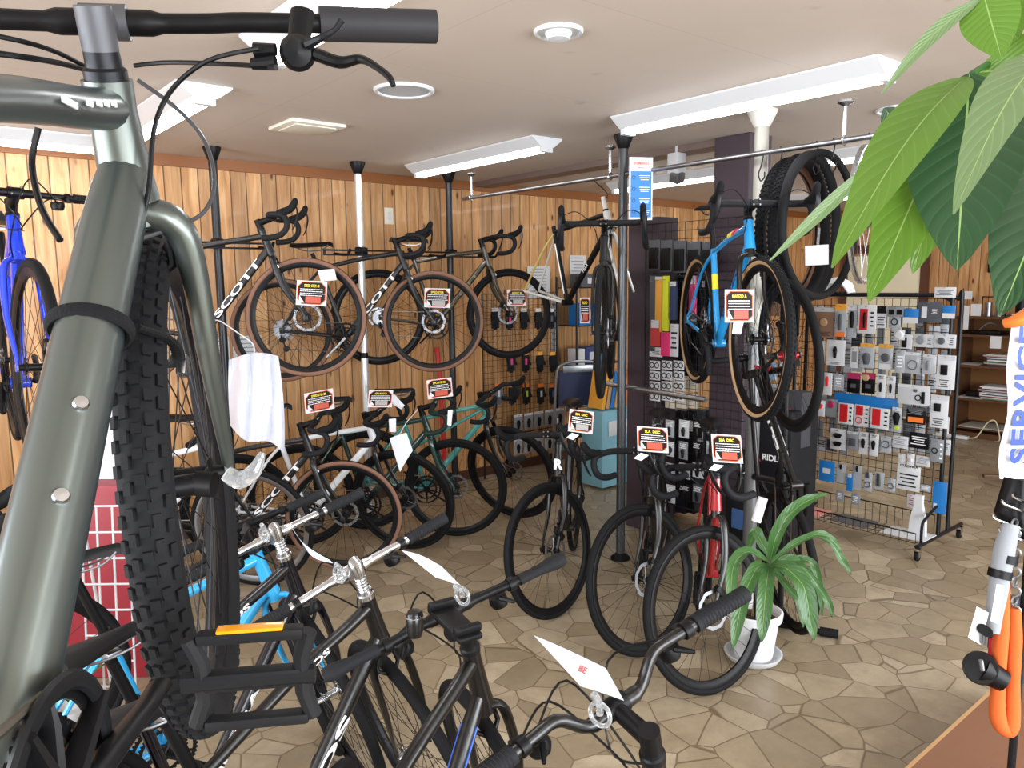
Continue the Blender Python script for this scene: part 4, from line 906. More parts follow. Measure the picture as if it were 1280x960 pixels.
for i, (px, d, tn) in enumerate(((1084, 3.5, .12), (1108, 3.4, .2))):
    mm = on_rail(0, .315, tn); c = atd(px, 240, d); mm.translation = V((c.x, c.y, 2.28-.02-.315+.02))
    w_ = link('bicycle_wheel', rim_mesh(.315, .022, .022, SR), None, mm); tag(w_, ('silver bicycle wheel hanging right of the tyres', 'silver bicycle wheel hanging behind the leaf, rightmost on the rail')[i], 'wheel', 'wheels hung on the rail')
    link('spokes', spokes_mesh(.294, 28, STEEL, True), w_); link('hub', hub_mesh(True, STEEL), w_)
# blue and white poster
pc = atd(801, 236, 4.2); mt = basis(pc, _Rt*.98+_F*.19, (0, 0, 1)); 
t = thing('poster', 'blue and white hanging poster with a red heading beside the grey pole', 'poster', mt)
WP, HP = .135, .335
MB().box((0, 0, 0), (WP, .004, HP)).build('board', WHITE, t); MB().box((0, -.003, -.03), (WP*.88, .002, HP*.74)).build('blue_field', mat('#1f76bd', .4, name='poster_blue'), t)
TX = M4.Rotation(PI/2, 4, 'X')
text('heading', 'SHIMANO', .022, M4.Translation((0, -.003, .135)) @ TX, mat('#c9653a', .5, name='poster_red'), t, bold=.0006, width=.09)
text('subheading', 'SERVICE', .011, M4.Translation((0, -.003, .112)) @ TX, mat('#3b4a63', .5, name='poster_grey'), t)
for k in range(4):
    b = MB()
    for j in range(3): b.box((.02, -.0045, .07-k*.062-j*.011), (.062-j*.008, .001, .003))
    b.build('text_block', WL, t); MB().ring(.009, .002, (-.042, -.005, .06-k*.062), (0, 1, 0), 20, 6).build('icon', mat('#15568f', .5, name='dark_blue_ink'), t)

# ---------------------------------------------------------------- grid panels and what hangs on them
def gridpanel(label, X, y0, y1, z0, z1, st=.05, m=WIRE, frame=True, ax='x'):
    t = thing('wire_grid', label, 'grid panel', (X, (y0+y1)/2, z0) if ax == 'x' else ((y0+y1)/2, X, z0)); h = (y1-y0)/2; b = MB(); H_ = z1-z0
    def P(u, z, o=0): return (o, u, z) if ax == 'x' else (u, o, z)
    n = int((y1-y0)/st)
    for i in range(n+1): u = -h+(y1-y0)*i/n; b.tube([P(u, 0), P(u, H_)], .0017, 5)
    n = int(H_/st)
    for i in range(n+1): b.tube([P(-h, H_*i/n, .003), P(h, H_*i/n, .003)], .0017, 5)
    b.build('wires', m, t)
    if frame:
        b = MB(); b.tube([P(-h, 0), P(-h, H_), P(h, H_), P(h, 0), P(-h, 0)], .006, 8); b.build('panel_frame', m, t)
        for s in (-1, 1): MB().tube([P(s*h, -z0), P(s*h, 0)], .008, 8).build('leg', m, t)
    return t
gridpanel('tall black wire grid panel around the two plum columns', 3.82, 2.46, 3.28, .25, 2.03)
gridpanel('black wire grid panel behind the front wheel of the sky blue bicycle', 4.42, 2.56, 3.1, .5, 1.62)
def item(name, label, cat, x0, y0, x1, y1, X, card, parts=(), th=.006, group=None, ax='x', hdr=None, face=1):
    """a hung package: rectangle measured in the photo on the plane it hangs on; parts as (kind, material, u0, v0, u1, v1)"""
    f = (lambda x, y: atx(x, y, X)) if ax == 'x' else (lambda x, y: aty(x, y, X))
    c = f((x0+x1)/2, (y0+y1)/2); w_ = (f(x1, (y0+y1)/2)-f(x0, (y0+y1)/2)).length; h_ = abs(f((x0+x1)/2, y0).z-f((x0+x1)/2, y1).z)
    m = basis(c, (0, -1, 0) if ax == 'x' else (1, 0, 0), (0, 0, 1)); m = m @ M4.Rotation(PI/2, 4, 'X')     # local x right, y up, z towards the viewer
    o = MB().box((0, 0, 0), (w_, h_, th), bev=min(.004, th*.4)).build(name, card, None, m); tag(o, label, cat, group)
    def P(u, v): return (-w_/2+u*w_, h_/2-v*h_)
    if hdr is not None:
        MB().box((0, h_*.42, th/2+.0006), (w_*.98, h_*.14, .0012)).build('header_card', hdr, o)
    for pr_ in parts:
        kd, pm, u0, v0, u1, v1 = pr_; a = P((u0+u1)/2, (v0+v1)/2); pw, ph = w_*(u1-u0), h_*(v1-v0)
        if kd == 'box': MB().box((a[0], a[1], th/2+.005), (pw, ph, .011), bev=.004).build('product', pm, o)
        elif kd == 'flat': MB().box((a[0], a[1], th/2+.0006), (pw, ph, .0012)).build('label', pm, o)
        elif kd == 'disc': MB().lathe([(0, .012), (min(pw, ph)/2*.8, .011), (min(pw, ph)/2, .004), (min(pw, ph)/2, 0)], (a[0], a[1], th/2), (0, 0, 1), 20).build('product', pm, o)
        elif kd == 'ring': MB().ring(min(pw, ph)/2*.85, .003, (a[0], a[1], th/2+.003), (0, 0, 1), 24, 6).build('product', pm, o)
        elif kd == 'pod': MB().tube([(a[0], a[1]+ph/2, th/2+.006), (a[0], a[1]+ph*.2, th/2+.008), (a[0], a[1]-ph/2, th/2+.006)], [pw*.25, pw*.5, pw*.3], 10, flat=.6).build('product', pm, o)
        elif kd == 'print':
            b = MB(); n = 4
            for i in range(n): b.box((a[0]-pw*.05*(i % 2), a[1]+ph/2-ph*(i+.5)/n, th/2+.0007), (pw*(.95-.15*(i % 3)), ph/n*.4, .001))
            b.build('print', pm, o)
    MB().tube([(0, h_*.43, -.03), (0, h_*.43, th+.02), (0, h_*.47, th+.024)], .0016, 5).build('hang_hook', STEEL, o)
    return o
LG = mat('#c3c6ca', .5, name='light_grey_card'); MGR = mat('#85898e', .5, name='mid_grey_card'); DG = mat('#4a4d53', .45, name='dark_grey_card'); MAG = mat('#a12a56', .4, name='magenta_card'); BLISTER = mat('#a9aeb3', .18, coat=.6, name='blister_pack')
OCH = mat('#e4a33b', .5, name='ochre_card'); BRN = mat('#8a6a55', .5, name='kraft_card'); INK = mat('#24262a', .5, name='dark_ink')
K = BLK; gr = 'accessory packages on the wheeled wire rack'
XK = 4.90
rack_items = [
 (1018, 384, 1042, 422, 'clear and kraft package with round cream parts, top left of the rack', BRN, [('disc', TANL, .3, .35, .7, .65), ('print', INK, .1, .8, .9, .95)], LG),
 (1044, 380, 1058, 421, 'narrow package with orange header and orange foot, top row', BLISTER, [('flat', OCH, 0, 0, 1, .2), ('flat', ORANGE, .1, .85, .9, 1), ('pod', DG, .3, .3, .7, .8)], None),
 (1060, 381, 1071, 422, 'narrow black and clear package left of the big red and white one', BLISTER, [('pod', K, .2, .2, .8, .7)], WHITE),
 (1072, 381, 1095, 417, 'white package with red window and black lamp, top row of the rack', WHITE, [('flat', REDP, .12, .14, .55, .88), ('pod', K, .32, .25, .5, .8), ('print', INK, .7, .2, .9, .8)], None),
 (1096, 383, 1108, 410, 'small white package with black pictures, right of the red windowed one', WHITE, [('flat', K, .0, .0, 1, .33), ('print', INK, .1, .45, .9, .9)], None),
 (1109, 383, 1131, 396, 'wide grey package with two small black pictures in the top row', MGR, [('flat', K, .1, .3, .4, .8), ('flat', K, .55, .3, .85, .8)], None),
 (1111, 396, 1126, 410, 'clear package with a round black part under the wide grey one', BLISTER, [('ring', K, .2, .1, .8, .8)], None),
 (1129, 386, 1148, 404, 'blue and white rounded box with white foot in the top row', BLUE, [('flat', WHITE, 0, .6, 1, 1)], None),
 (1147, 377, 1177, 403, 'big dark grey box with a white device picture near the top right', DG, [('flat', WHITE, .18, .25, .4, .8), ('print', WL, .6, .35, .85, .6)], None),
 (1178, 382, 1194, 398, 'blue and white rounded box at the top right corner', BLUE, [('flat', WHITE, 0, .6, 1, 1)], None),
 (1018, 426, 1031, 456, 'plain white narrow package, leftmost in the second row', WHITE, [('print', MGR, .2, .2, .8, .8)], None),
 (1033, 425, 1056, 457, 'rounded white package with one black oval light in the second row', WHITE, [('pod', K, .38, .25, .62, .7), ('print', INK, .2, .86, .8, .96)], None),
 (1063, 434, 1073, 460, 'slim white package right of the black curved bar', WHITE, [('flat', MGR, .2, .2, .8, .7)], None),
 (1075, 429, 1093, 460, 'clear package with orange header, left one of two', BLISTER, [('pod', DG, .2, .4, .8, .85)], OCH),
 (1098, 430, 1116, 462, 'clear package with orange header, right one of two', BLISTER, [('disc', DG, .2, .35, .8, .7), ('flat', WHITE, .1, .78, .9, .98)], OCH),
 (1125, 418, 1140, 436, 'grey box with a dark lamp picture, left of three in the second row', LG, [('box', K, .2, .2, .6, .9)], None),
 (1142, 418, 1167, 434, 'grey box with a pale lamp picture, middle of three in the second row', LG, [('disc', MGR, .15, .1, .6, .8), ('print', INK, .7, .2, .9, .8)], None),
 (1168, 418, 1195, 435, 'grey box with a round lamp picture, right of three in the second row', LG, [('disc', DG, .15, .1, .5, .9), ('print', INK, .7, .2, .9, .8)], None),
 (1017, 466, 1028, 493, 'slim white package with black earphone shape, leftmost', WHITE, [('pod', K, .35, .15, .65, .5)], None),
 (1029, 466, 1040, 494, 'slim white package with orange earphone shape', WHITE, [('pod', REDP, .3, .15, .7, .6)], None),
 (1042, 468, 1055, 488, 'pale clear package in front of the blue boxes at left', BLISTER, [('print', WL, .2, .2, .8, .8)], None),
 (1059, 466, 1075, 491, 'black package with magenta header, left one of two', K, [('flat', MAG, 0, 0, 1, .3), ('flat', DG, .3, .55, .7, .75)], None),
 (1077, 466, 1094, 492, 'black package with magenta header and a cream sticker, right one of two', K, [('flat', MAG, 0, 0, 1, .3), ('disc', TANL, .0, .05, .6, .4), ('flat', DG, .3, .55, .7, .75)], None),
 (1096, 468, 1107, 497, 'slim white package with black figure, left one under the orange headers', WHITE, [('pod', K, .3, .35, .7, .75), ('print', INK, .2, .05, .8, .2)], None),
 (1109, 470, 1119, 498, 'slim white package with black figure, right one under the orange headers', WHITE, [('pod', K, .3, .35, .7, .75), ('print', INK, .2, .05, .8, .2)], None),
 (1119, 438, 1131, 466, 'small pale package left of the round wire package', BLISTER, [('print', WL, .2, .2, .8, .8)], None),
 (1131, 440, 1151, 467, 'clear package holding a round coiled wire', BLISTER, [('ring', STEEL, .15, .3, .85, .9)], WHITE),
 (1153, 443, 1170, 468, 'clear package with grey tool right of the coiled wire', BLISTER, [('pod', MGR, .3, .3, .7, .8)], LG),
 (1171, 444, 1194, 487, 'tall white package with a small black screen at the right edge, upper', WHITE, [('box', K, .22, .28, .6, .58), ('print', INK, .15, .7, .7, .95)], LG),
 (1122, 481, 1162, 506, 'wide clear white pouch with black ring and band', LG, [('ring', K, .55, .35, .75, .9), ('box', K, .76, .3, .86, .9), ('box', DG, .5, .2, .62, .35)], WHITE),
 (1163, 494, 1185, 535, 'tall white package with a small black screen at the right edge, lower', WHITE, [('box', K, .2, .25, .6, .5), ('print', INK, .15, .7, .8, .95)], LG),
 (1017, 500, 1031, 520, 'rounded white package with a red lamp, far left of the red row', WHITE, [('pod', REDP, .2, .2, .9, .5), ('flat', LG, .1, .7, .9, .95)], None),
 (1032, 499, 1046, 521, 'dark package with a magenta lamp, second in the red row', MGR, [('disc', MAG, .2, .1, .8, .5)], None),
 (1048, 504, 1066, 530, 'white box with red window, third in the red row', WHITE, [('flat', REDP, .1, .05, .65, .9), ('print', INK, .75, .1, .95, .9)], None),
 (1068, 506, 1086, 533, 'white box with round red window, fourth in the red row', WHITE, [('flat', REDP, .1, .05, .6, .5), ('ring', REDP, .1, .5, .6, .95), ('print', INK, .75, .1, .95, .9)], None),
 (1088, 510, 1111, 536, 'white box with big red window, rightmost in the red row', WHITE, [('flat', REDP, .1, .05, .55, .85), ('print', INK, .75, .1, .95, .9)], None),
 (1115, 509, 1127, 540, 'clear package with yellow green and black parts', BLISTER, [('pod', K, .1, .2, .9, .7), ('disc', mat('#b7c83a', .4, name='lime'), .3, .7, .8, .95)], WHITE),
 (1133, 509, 1157, 530, 'black package with an orange strip, right of the lime one', K, [('flat', ORANGE, .1, .6, .9, .9), ('print', MGR, .1, .15, .9, .45)], DG),
 (1038, 536, 1057, 562, 'white package with two black oval lights', WHITE, [('pod', K, .2, .2, .8, .42), ('pod', K, .2, .6, .8, .82)], None),
 (1059, 539, 1073, 562, 'grey package with a dark tool, right of the two oval lights', MGR, [('box', DG, .2, .4, .8, .8)], LG),
 (1074, 540, 1085, 568, 'slim white package with black figure in the lower row, left', WHITE, [('pod', K, .25, .3, .75, .7), ('print', INK, .2, .05, .8, .2)], None),
 (1087, 542, 1098, 570, 'slim white package with black figure in the lower row, right', WHITE, [('pod', K, .25, .3, .75, .7), ('print', INK, .2, .05, .8, .2)], None),
 (1101, 545, 1114, 566, 'clear package with silver brackets beside the slim white ones', BLISTER, [('ring', STEEL, .1, .2, .9, .8)], None),
 (1116, 545, 1135, 560, 'wide white pack of small parts, lower middle', LG, [('print', MGR, .1, .2, .9, .8)], None),
 (1137, 541, 1161, 561, 'black package with white lettering, lower right', K, [('print', WL, .1, .2, .9, .8)], None),
 (1163, 549, 1179, 578, 'tall grey package with a pale outlined window, lower right', MGR, [('ring', K, .1, .3, .6, .7), ('print', WL, .75, .1, .95, .9)], None),
 (1123, 567, 1132, 582, 'small rounded white package above the sheet, left', WHITE, [('disc', LG, .2, .3, .8, .8)], None),
 (1134, 567, 1143, 582, 'small rounded white package above the sheet, right', WHITE, [('disc', LG, .2, .3, .8, .8)], None),
 (1145, 570, 1162, 583, 'pale folded package above the printed sheet', LG, [('print', MGR, .1, .2, .9, .8)], None),
 (1024, 576, 1043, 602, 'bright blue box low at the left of the rack', BLUE, [('flat', WHITE, .25, .35, .75, .6)], None),
 (1046, 580, 1057, 604, 'clear package with dark top low at the left', BLISTER, [('pod', K, .35, 0, .65, .25)], None),
 (1058, 592, 1066, 614, 'narrow blue and white package low on the rack', BLUE, [('flat', WHITE, .2, .0, .8, .2)], None),
 (1066, 582, 1077, 612, 'clear package beside the narrow blue one', BLISTER, [('pod', K, .35, 0, .65, .25)], None),
 (1080, 590, 1090, 614, 'clear package with a steel bracket, low middle left', BLISTER, [('ring', STEEL, .1, .4, .9, .9), ('box', STEEL, .3, 0, .7, .3)], None),
 (1093, 590, 1105, 612, 'clear package with a steel bracket, low middle', BLISTER, [('box', STEEL, .3, .1, .7, .8)], None),
 (1109, 598, 1119, 615, 'clear package with a round steel part, low middle right', BLISTER, [('ring', STEEL, .1, .2, .9, .9)], None),
 (1045, 613, 1055, 626, 'grey square package hanging lowest, left one', MGR, [('print', WL, .2, .2, .8, .8)], None),
 (1064, 617, 1075, 631, 'grey square package hanging lowest, right one', MGR, [('print', WL, .2, .2, .8, .8)], None),
 (1134, 618, 1145, 635, 'small white printed slip hanging lowest at right', WHITE, [('print', MAG, .2, .2, .8, .8)], None),
 (1151, 606, 1163, 614, 'small clear package right of the printed sheet', BLISTER, [('print', WL, .1, .3, .9, .7)], None),
 (1042, 494, 1122, 508, 'long blue carton behind the red row', BLUE, [], None),
 (1166, 602, 1183, 642, 'blue and white box hanging at the right side post', BLUE, [('flat', WHITE, .1, .7, .35, .9)], None),
]
for i, (x0, y0, x1, y1, lab, card, parts, hdr) in enumerate(rack_items):
    back = 'behind' in lab; item('accessory_package', lab, 'package', x0, y0, x1, y1, XK+(.012 if back else -.012*(i % 2)), card, parts, .006 if not back else .004, gr, hdr=hdr)
o = item('notice_sheet', 'white printed CLEAVIRA sheet low on the rack', 'paper', 1121, 582, 1150, 613, XK-.01, WHITE, [('print', INK, .1, .3, .9, .9)], .001, gr)
text('print', 'CLEAVIRA', .02, M4.Translation((0, .075, .0012)), INK, o, bold=.0006, width=.11)
o = item('notice_sheet', 'white sign with two printed lines on top of the rack', 'sign', 1168, 359, 1195, 372, XK-.03, WHITE, [('print', INK, .1, .25, .9, .8)], .002, gr)
o = item('price_tag', 'white scalloped tag in the second row of the rack', 'tag', 1117, 412, 1131, 425, XK-.03, WHITE, [('disc', WHITE, .1, -.2, .9, 1.2)], .002, gr)
# fillers behind: second layer on the far side of the rack, seen through the wires
random.seed(4)
for r_, (yy0, yy1) in enumerate(((384, 406), (408, 434), (436, 464), (466, 492), (494, 520), (522, 545), (547, 566))):
    for c_ in range(11):
        x = 1019+c_*15.6+random.uniform(-2, 2); item('accessory_package', 'grey and white package on the far side of the wire rack', 'package', x, yy0+random.uniform(-3, 3), x+random.uniform(9, 14), yy1+random.uniform(-4, 4), 5.05, random.choice([WHITE, LG, MGR, BLISTER, DG]), [('print', random.choice([INK, MGR]), .1, .2, .9, .7)], .006, 'packages on the far side of the wire rack')
# the rack itself
y0, y1 = 1.86, 2.86
t = thing('display_rack', 'black wheeled wire rack full of hung accessory packages', 'display rack', (4.93, (y0+y1)/2, 0)); h = (y1-y0)/2
FRB = mat('#17181b', .35, name='rack_black')
for X in (0, .14):
    b = MB(); b.tube(spline([(X, -h, .1), (X, -h, 1.48), (X, -h+.02, 1.545), (X, -h+.08, 1.57)], 5)+[V((X, h-.08, 1.57))]+spline([(X, h-.08, 1.57), (X, h-.02, 1.545), (X, h, 1.48), (X, h, .1)], 5)[1:], .0125, 10); b.build('rack_frame', FRB, t)
for s in (-1, 1):
    b = MB(); b.tube([(-.30, s*h, .09), (.36, s*h, .09)], .013, 10); b.tube(spline([(-.24, s*h, .1), (-.24, s*h, .2), (-.2, s*h, .24), (0, s*h, .30)], 4), .009, 8); b.build('foot', FRB, t)
    for X in (-.28, .34):
        cs = MB(); cs.lathe([(0, -.01), (.026, -.01), (.028, -.005), (.028, .005), (.026, .01), (0, .01)], (X, s*h, .028), (0, 1, 0), 20); cw = cs.build('caster', RUB, t)
        MB().box((X, s*h-.014, .05), (.03, .003, .05)).box((X, s*h+.014, .05), (.03, .003, .05)).box((X, s*h, .075), (.032, .032, .005)).build('caster_fork', ALU, cw)
b = MB(); n = 20
for i in range(n+1): u = -h+2*h*i/n; b.tube([(-.004, u, .30), (-.004, u, 1.55)], .002, 5)
for i in range(26): z = .30+1.25*i/25; b.tube([(-.001, -h, z), (-.001, h, z)], .002, 5)
b.build('wire_mesh', WIRE, t)
b = MB()
for i in range(n*1+1): u = -h+.02+(2*h-.04)*i/n; b.tube([(-.27, u, .16), (-.27, u, .1), (-.01, u, .1), (-.01, u, .22)], .002, 5)
for X in (-.27, -.2, -.14, -.07): b.tube([(X, -h+.02, .1), (X, h-.02, .1)], .002, 5)
b.tube([(-.27, -h+.02, .16), (-.27, h-.02, .16)], .004, 6); b.tube([(-.01, -h+.02, .22), (-.01, h-.02, .22)], .004, 6)
b.build('wire_basket', WIRE, t)
for y, L, m, lab in ((1.98, .26, WHITE, 'white printed sheet lying in the rack basket, right'), (2.32, .24, DG, 'dark picture leaflet lying in the rack basket, middle'), (2.62, .2, mat('#d98d84', .6, name='pink_paper'), 'pink leaflet lying in the rack basket, left'), (2.78, .12, LG, 'grey leaflet at the left end of the rack basket')):
    o = MB().box((4.79, y, .107), (.19, L, .004)).build('leaflet', m); tag(o, lab, 'leaflet', 'leaflets in the rack basket')
o = MB().lathe([(0, 0), (.02, .004), (.026, .02), (.018, .036), (0, .04)], (4.76, 2.66, .109), n=16).build('small_pouch', REDP); tag(o, 'small dark red pouch lying on the pink leaflet', 'pouch')
o = MB().prism([(-.05, 0), (.05, 0), (.045, .1), (.02, .2), (.022, .25), (-.022, .25), (-.02, .2), (-.045, .1)], .03, basis((4.82, 1.93, .11), (0, -1, 0), (0, 0, 1)) @ M4.Rotation(PI/2, 4, 'X')).build('bottle_pack', WHITE); tag(o, 'white bottle shaped pack standing at the right end of the basket', 'bottle')
# helmet and black lamp on the rack top
t = thing('bicycle_helmet', 'white vented bicycle helmet on top of the wire rack', 'helmet', atx(1046, 366, 4.93))
b = MB()
for i in range(7):
    a = (i-3)*.3; b.tube(spline([(math.sin(a)*.045, -.1, 0), (math.sin(a)*.075, -.06, .05+.02*math.cos(a)), (math.sin(a)*.08, 0, .075*math.cos(a)+.02), (math.sin(a)*.075, .06, .05+.02*math.cos(a)), (math.sin(a)*.045, .1, 0)], 4), .009, 8)
b.build('shell', WHITE, t); MB().ring(.085, .008, (0, 0, .0), (0, 0, 1), 24, 6).build('rim_band', BLK, t)

BOXK0 = mat('#16171b', .5, name='black_carton')
# grid wall goods near the columns
gg = 'goods hung on the tall grid panel'
for i, (x0, y0, x1, y1, lab, c_, ps, kd) in enumerate([
 (812, 300, 826, 338, 'black pouch hung in the top row, left of the grid', DG, [('box', K, .1, .25, .9, .95)], 'pouch'),
 (827, 300, 841, 340, 'black pouch hung in the top row, second on the grid', DG, [('box', K, .1, .25, .9, .95)], 'pouch'),
 (843, 301, 858, 341, 'black pouch hung in the top row, third on the grid', DG, [('box', K, .1, .25, .9, .95)], 'pouch'),
 (860, 302, 876, 342, 'black pouch hung in the top row behind the blue bicycle', DG, [('box', K, .1, .25, .9, .95)], 'pouch'),
 (878, 302, 893, 343, 'black pouch hung in the top row, rightmost on the grid', DG, [('box', K, .1, .25, .9, .95)], 'pouch'),
 (812, 345, 820, 440, 'long dark strap hung on the grid left of the lime sock', DG, [], 'strap'),
 (820, 346, 828, 415, 'mustard sock hung on the grid', OCH, [('flat', WHITE, 0, 0, 1, .05)], 'sock'),
 (829, 345, 836, 414, 'long lime yellow sock hung on the grid', mat('#d7dc2c', .7, name='lime_cloth'), [], 'sock'),
 (838, 352, 846, 400, 'navy sock hung on the grid', mat('#2c3a5c', .7, name='navy_cloth'), [('flat', WHITE, 0, 0, 1, .12)], 'sock'),
 (862, 345, 870, 395, 'pink sock hung on the grid behind the blue bicycle', mat('#d24a7c', .7, name='pink_cloth'), [('flat', WHITE, 0, 0, 1, .2)], 'sock'),
 (814, 400, 826, 433, 'red sock pair with white card low on the grid', mat('#c5403e', .7, name='red_cloth'), [('flat', WHITE, .1, .0, .9, .3)], 'sock'),
 (827, 415, 838, 445, 'bright pink sock hung under the lime one', mat('#d5306f', .7, name='hot_pink_cloth'), [], 'sock'),
 (812, 434, 828, 446, 'white carded package under the red sock', WHITE, [('print', INK, .1, .2, .9, .8)], 'package'),
 (838, 405, 848, 446, 'white carded package right of the bright pink sock', LG, [('print', INK, .1, .2, .9, .8)], 'package')]):
    item('hung_'+kd, lab, kd, x0, y0, x1, y1, 3.80, c_, ps, .02 if kd in ('sock', 'pouch') else .006, gg)
for r_ in range(4):
    for c_ in range(3):
        x = 812+c_*15; y = 451+r_*13; item('clip_package', 'black and silver clip package in the rows under the socks', 'package', x, y, x+13, y+11, 3.80, WHITE, [('ring', K, .05, .1, .5, .9), ('ring', K, .5, .1, .95, .9)], .004, 'clip packages under the socks')
for r_ in range(2):
    for c_ in range(3):
        x = 833+c_*14; y = 471+r_*21; item('cream_box', 'cream box seen through the grid behind the steel bar', 'box', x, y, x+12, y+18, 3.92, mat('#d9ccb8', .6, name='cream_card'), [('print', MGR, .1, .2, .9, .6)], .03, 'cream boxes behind the grid')
a = atx(824, 346, 4.12); e_ = atx(902, 346, 4.12); gt = thing('garment_rail', 'thin steel rail carrying the dark garments behind the tall grid panel', 'rail', (4.10, 0, 0))
MB().tube([(0, a.y+.05, a.z), (0, e_.y-.05, a.z)], .01, 8).build('rod', STEEL, gt)
for y in (a.y+.05, e_.y-.05): MB().tube([(0, y, 0), (0, y, a.z)], .01, 8).build('post', STEEL, gt)
for i in range(6):
    x = 828+i*12; item('hung_garment', ('leftmost', 'second', 'third', 'fourth', 'fifth', 'rightmost')[i]+' dark garment hanging behind the tall grid panel', 'garment', x, 338, x+11, 470, 4.12, (K, mat('#20232b', .8, name='charcoal_cloth'), mat('#1a1b20', .8, name='black_cloth'))[i % 3], [('flat', (MAG, WL, MGR)[i % 3], .3, .1, .6, .16)], .05, 'dark garments behind the grid')
for i in range(6):
    x = 828+i*12; item('dark_carton', ('leftmost', 'second', 'third', 'fourth', 'fifth', 'rightmost')[i]+' dark carton low behind the tall grid panel', 'box', x, 512, x+11, 640, 4.3, (BOXK0, DG, mat('#1f2635', .6, name='slate_box'))[i % 3], [('flat', WL, .2, .1+.1*(i % 3), .8, .2+.1*(i % 3))], .12, 'dark cartons behind the grid')
random.seed(9)
for r_ in range(4):
    for c_ in range(5):
        x = 815+c_*17; y = 525+r_*27; item('spare_part_package', 'small part package low behind the centre row bicycles', 'package', x, y, x+random.uniform(10, 14), y+random.uniform(17, 23), 3.80, random.choice([LG, DG, BLISTER, mat('#39485e', .5, name='slate_card'), MGR, K, K]), [('print', WL, .1, .1, .9, .4), ('pod', K, .3, .4, .7, .9)], .006, 'spare part packages low on the grid')
for i, (x0, y0, x1, y1, lab, c_, ps) in enumerate([
 (944, 372, 958, 430, 'black bag hung behind the front wheel of the blue bicycle', K, [('flat', WHITE, .2, .0, .8, .08)]),
 (960, 372, 974, 395, 'kraft brown package hung behind the blue bicycle wheel', BRN, [('print', INK, .1, .2, .9, .5)]),
 (976, 372, 987, 418, 'dark blue black pouch left of the standing bicycle', mat('#20242c', .5, name='blue_black_cloth'), [('flat', WHITE, .2, .0, .8, .08)]),
 (988, 372, 999, 420, 'black pouch right next to the standing bicycle', K, [('flat', WHITE, .2, .0, .8, .08)]),
 (956, 438, 972, 450, 'orange carded package behind the blue bicycle wheel', OCH, [('print', INK, .1, .2, .9, .5)]),
 (974, 440, 986, 472, 'navy and white package left of the standing bicycle', mat('#25344f', .5, name='navy_card'), [('flat', WHITE, .1, .3, .9, .9)]),
 (945, 452, 970, 474, 'pale blue folded cloth package behind the wheel', mat('#8fb0cc', .6, name='pale_blue_cloth'), []),
 (948, 480, 984, 497, 'wide white package behind the bottom of the blue bicycle wheel', WHITE, [('print', MGR, .1, .2, .9, .8)])]):
    item('hung_package', lab, 'package', x0, y0, x1, y1, 4.39, c_, ps, .02, 'goods on the grid behind the blue bicycle')
# black RIDLEY box and bags
def crate(name, label, cat, x0, y0, x1, y1, X, dep, m):
    a = atx(x0, y1, X); b = atx(x1, y1, X); zt = atx((x0+x1)/2, y0, X).z; zb = max(0, atx((x0+x1)/2, y1, X).z)
    o = MB().box((0, 0, 0), (dep, abs(a.y-b.y), zt-zb), bev=.008).build(name, m, None, M4.Translation((X+dep/2, (a.y+b.y)/2, (zt+zb)/2))); return tag(o, label, cat), (dep, abs(a.y-b.y), zt-zb)
BOXK = mat('#16171b', .5, name='black_carton')
o, d = crate('carton', 'tall black RIDLEY carton standing on the floor behind the pale pole', 'box', 934, 512, 984, 680, 4.0, .3, BOXK)
text('carton_lettering', 'RIDLEY', .05, M4.Translation((-d[0]/2-.001, -.03, .12)) @ M4.Rotation(-PI/2, 4, 'Z') @ M4.Rotation(PI/2, 4, 'X'), WL, o, bold=.001)
text('carton_lettering', 'R', .09, M4.Translation((-d[0]/2-.001, .09, .12)) @ M4.Rotation(-PI/2, 4, 'Z') @ M4.Rotation(PI/2, 4, 'X'), REDP, o, bold=.003)
o, d = crate('carton', 'low black carton with blue label in front of the tall black one', 'box', 905, 620, 940, 690, 3.75, .2, BOXK)
MB().box((-d[0]/2-.001, 0, .03), (.002, d[1]*.5, d[2]*.35)).build('carton_label', mat('#3d5f92', .5, name='blue_label'), o)
o, d = crate('sack', 'dark grey folded bag with red marks beside the standing bicycle', 'bag', 975, 490, 1000, 560, 4.1, .12, mat('#34353a', .8, bump=.5, scale=20, name='bag_cloth'))
MB().box((-d[0]/2-.001, .02, .04), (.003, .03, .06)).build('red_mark', REDP, o)

# ---------------------------------------------------------------- gloves on the plank wall
gridpanel('black wire grid on the plank wall full of gloves', 5.12, 3.90, 4.72, .35, 1.58, ax='y')
def glove(label, px, py, s, m, accent=None, hdr=WHITE, Y=5.08):
    c = aty(px, py, Y); sc_ = s
    t = thing('cycling_glove', label, 'glove', M4.Translation(c) @ M4.Rotation(PI/2, 4, 'X') @ M4.Scale(sc_, 4), 'gloves on the wall grid')
    b = MB(); b.prism([(-.035, -.03), (-.04, .02), (-.032, .055), (.032, .055), (.04, .02), (.036, -.03)], .018); palm = b.build('palm', m, t)
    for i, (x, l) in enumerate(((-.028, .05), (-.01, .062), (.009, .06), (.027, .048))): MB().tube([(x, -.025, .009), (x*1.1, -.03-l, .009)], [.0095, .008], 8).build('finger', m, t)
    MB().tube([(.036, .01, .009), (.058, -.03, .009)], [.011, .008], 8).build('thumb', m, t)
    MB().box((0, .068, .008), (.06, .032, .006)).build('header_card', hdr, t)
    if accent: MB().box((0, .0, .019), (.022, .05, .003), bev=.001).build('accent', accent, t)
PK = mat('#d6407f', .6, name='pink_accent'); GK = mat('#1d1f23', .85, bump=.4, scale=80, name='glove_cloth'); GG = mat('#5a5f66', .8, name='grey_cloth')
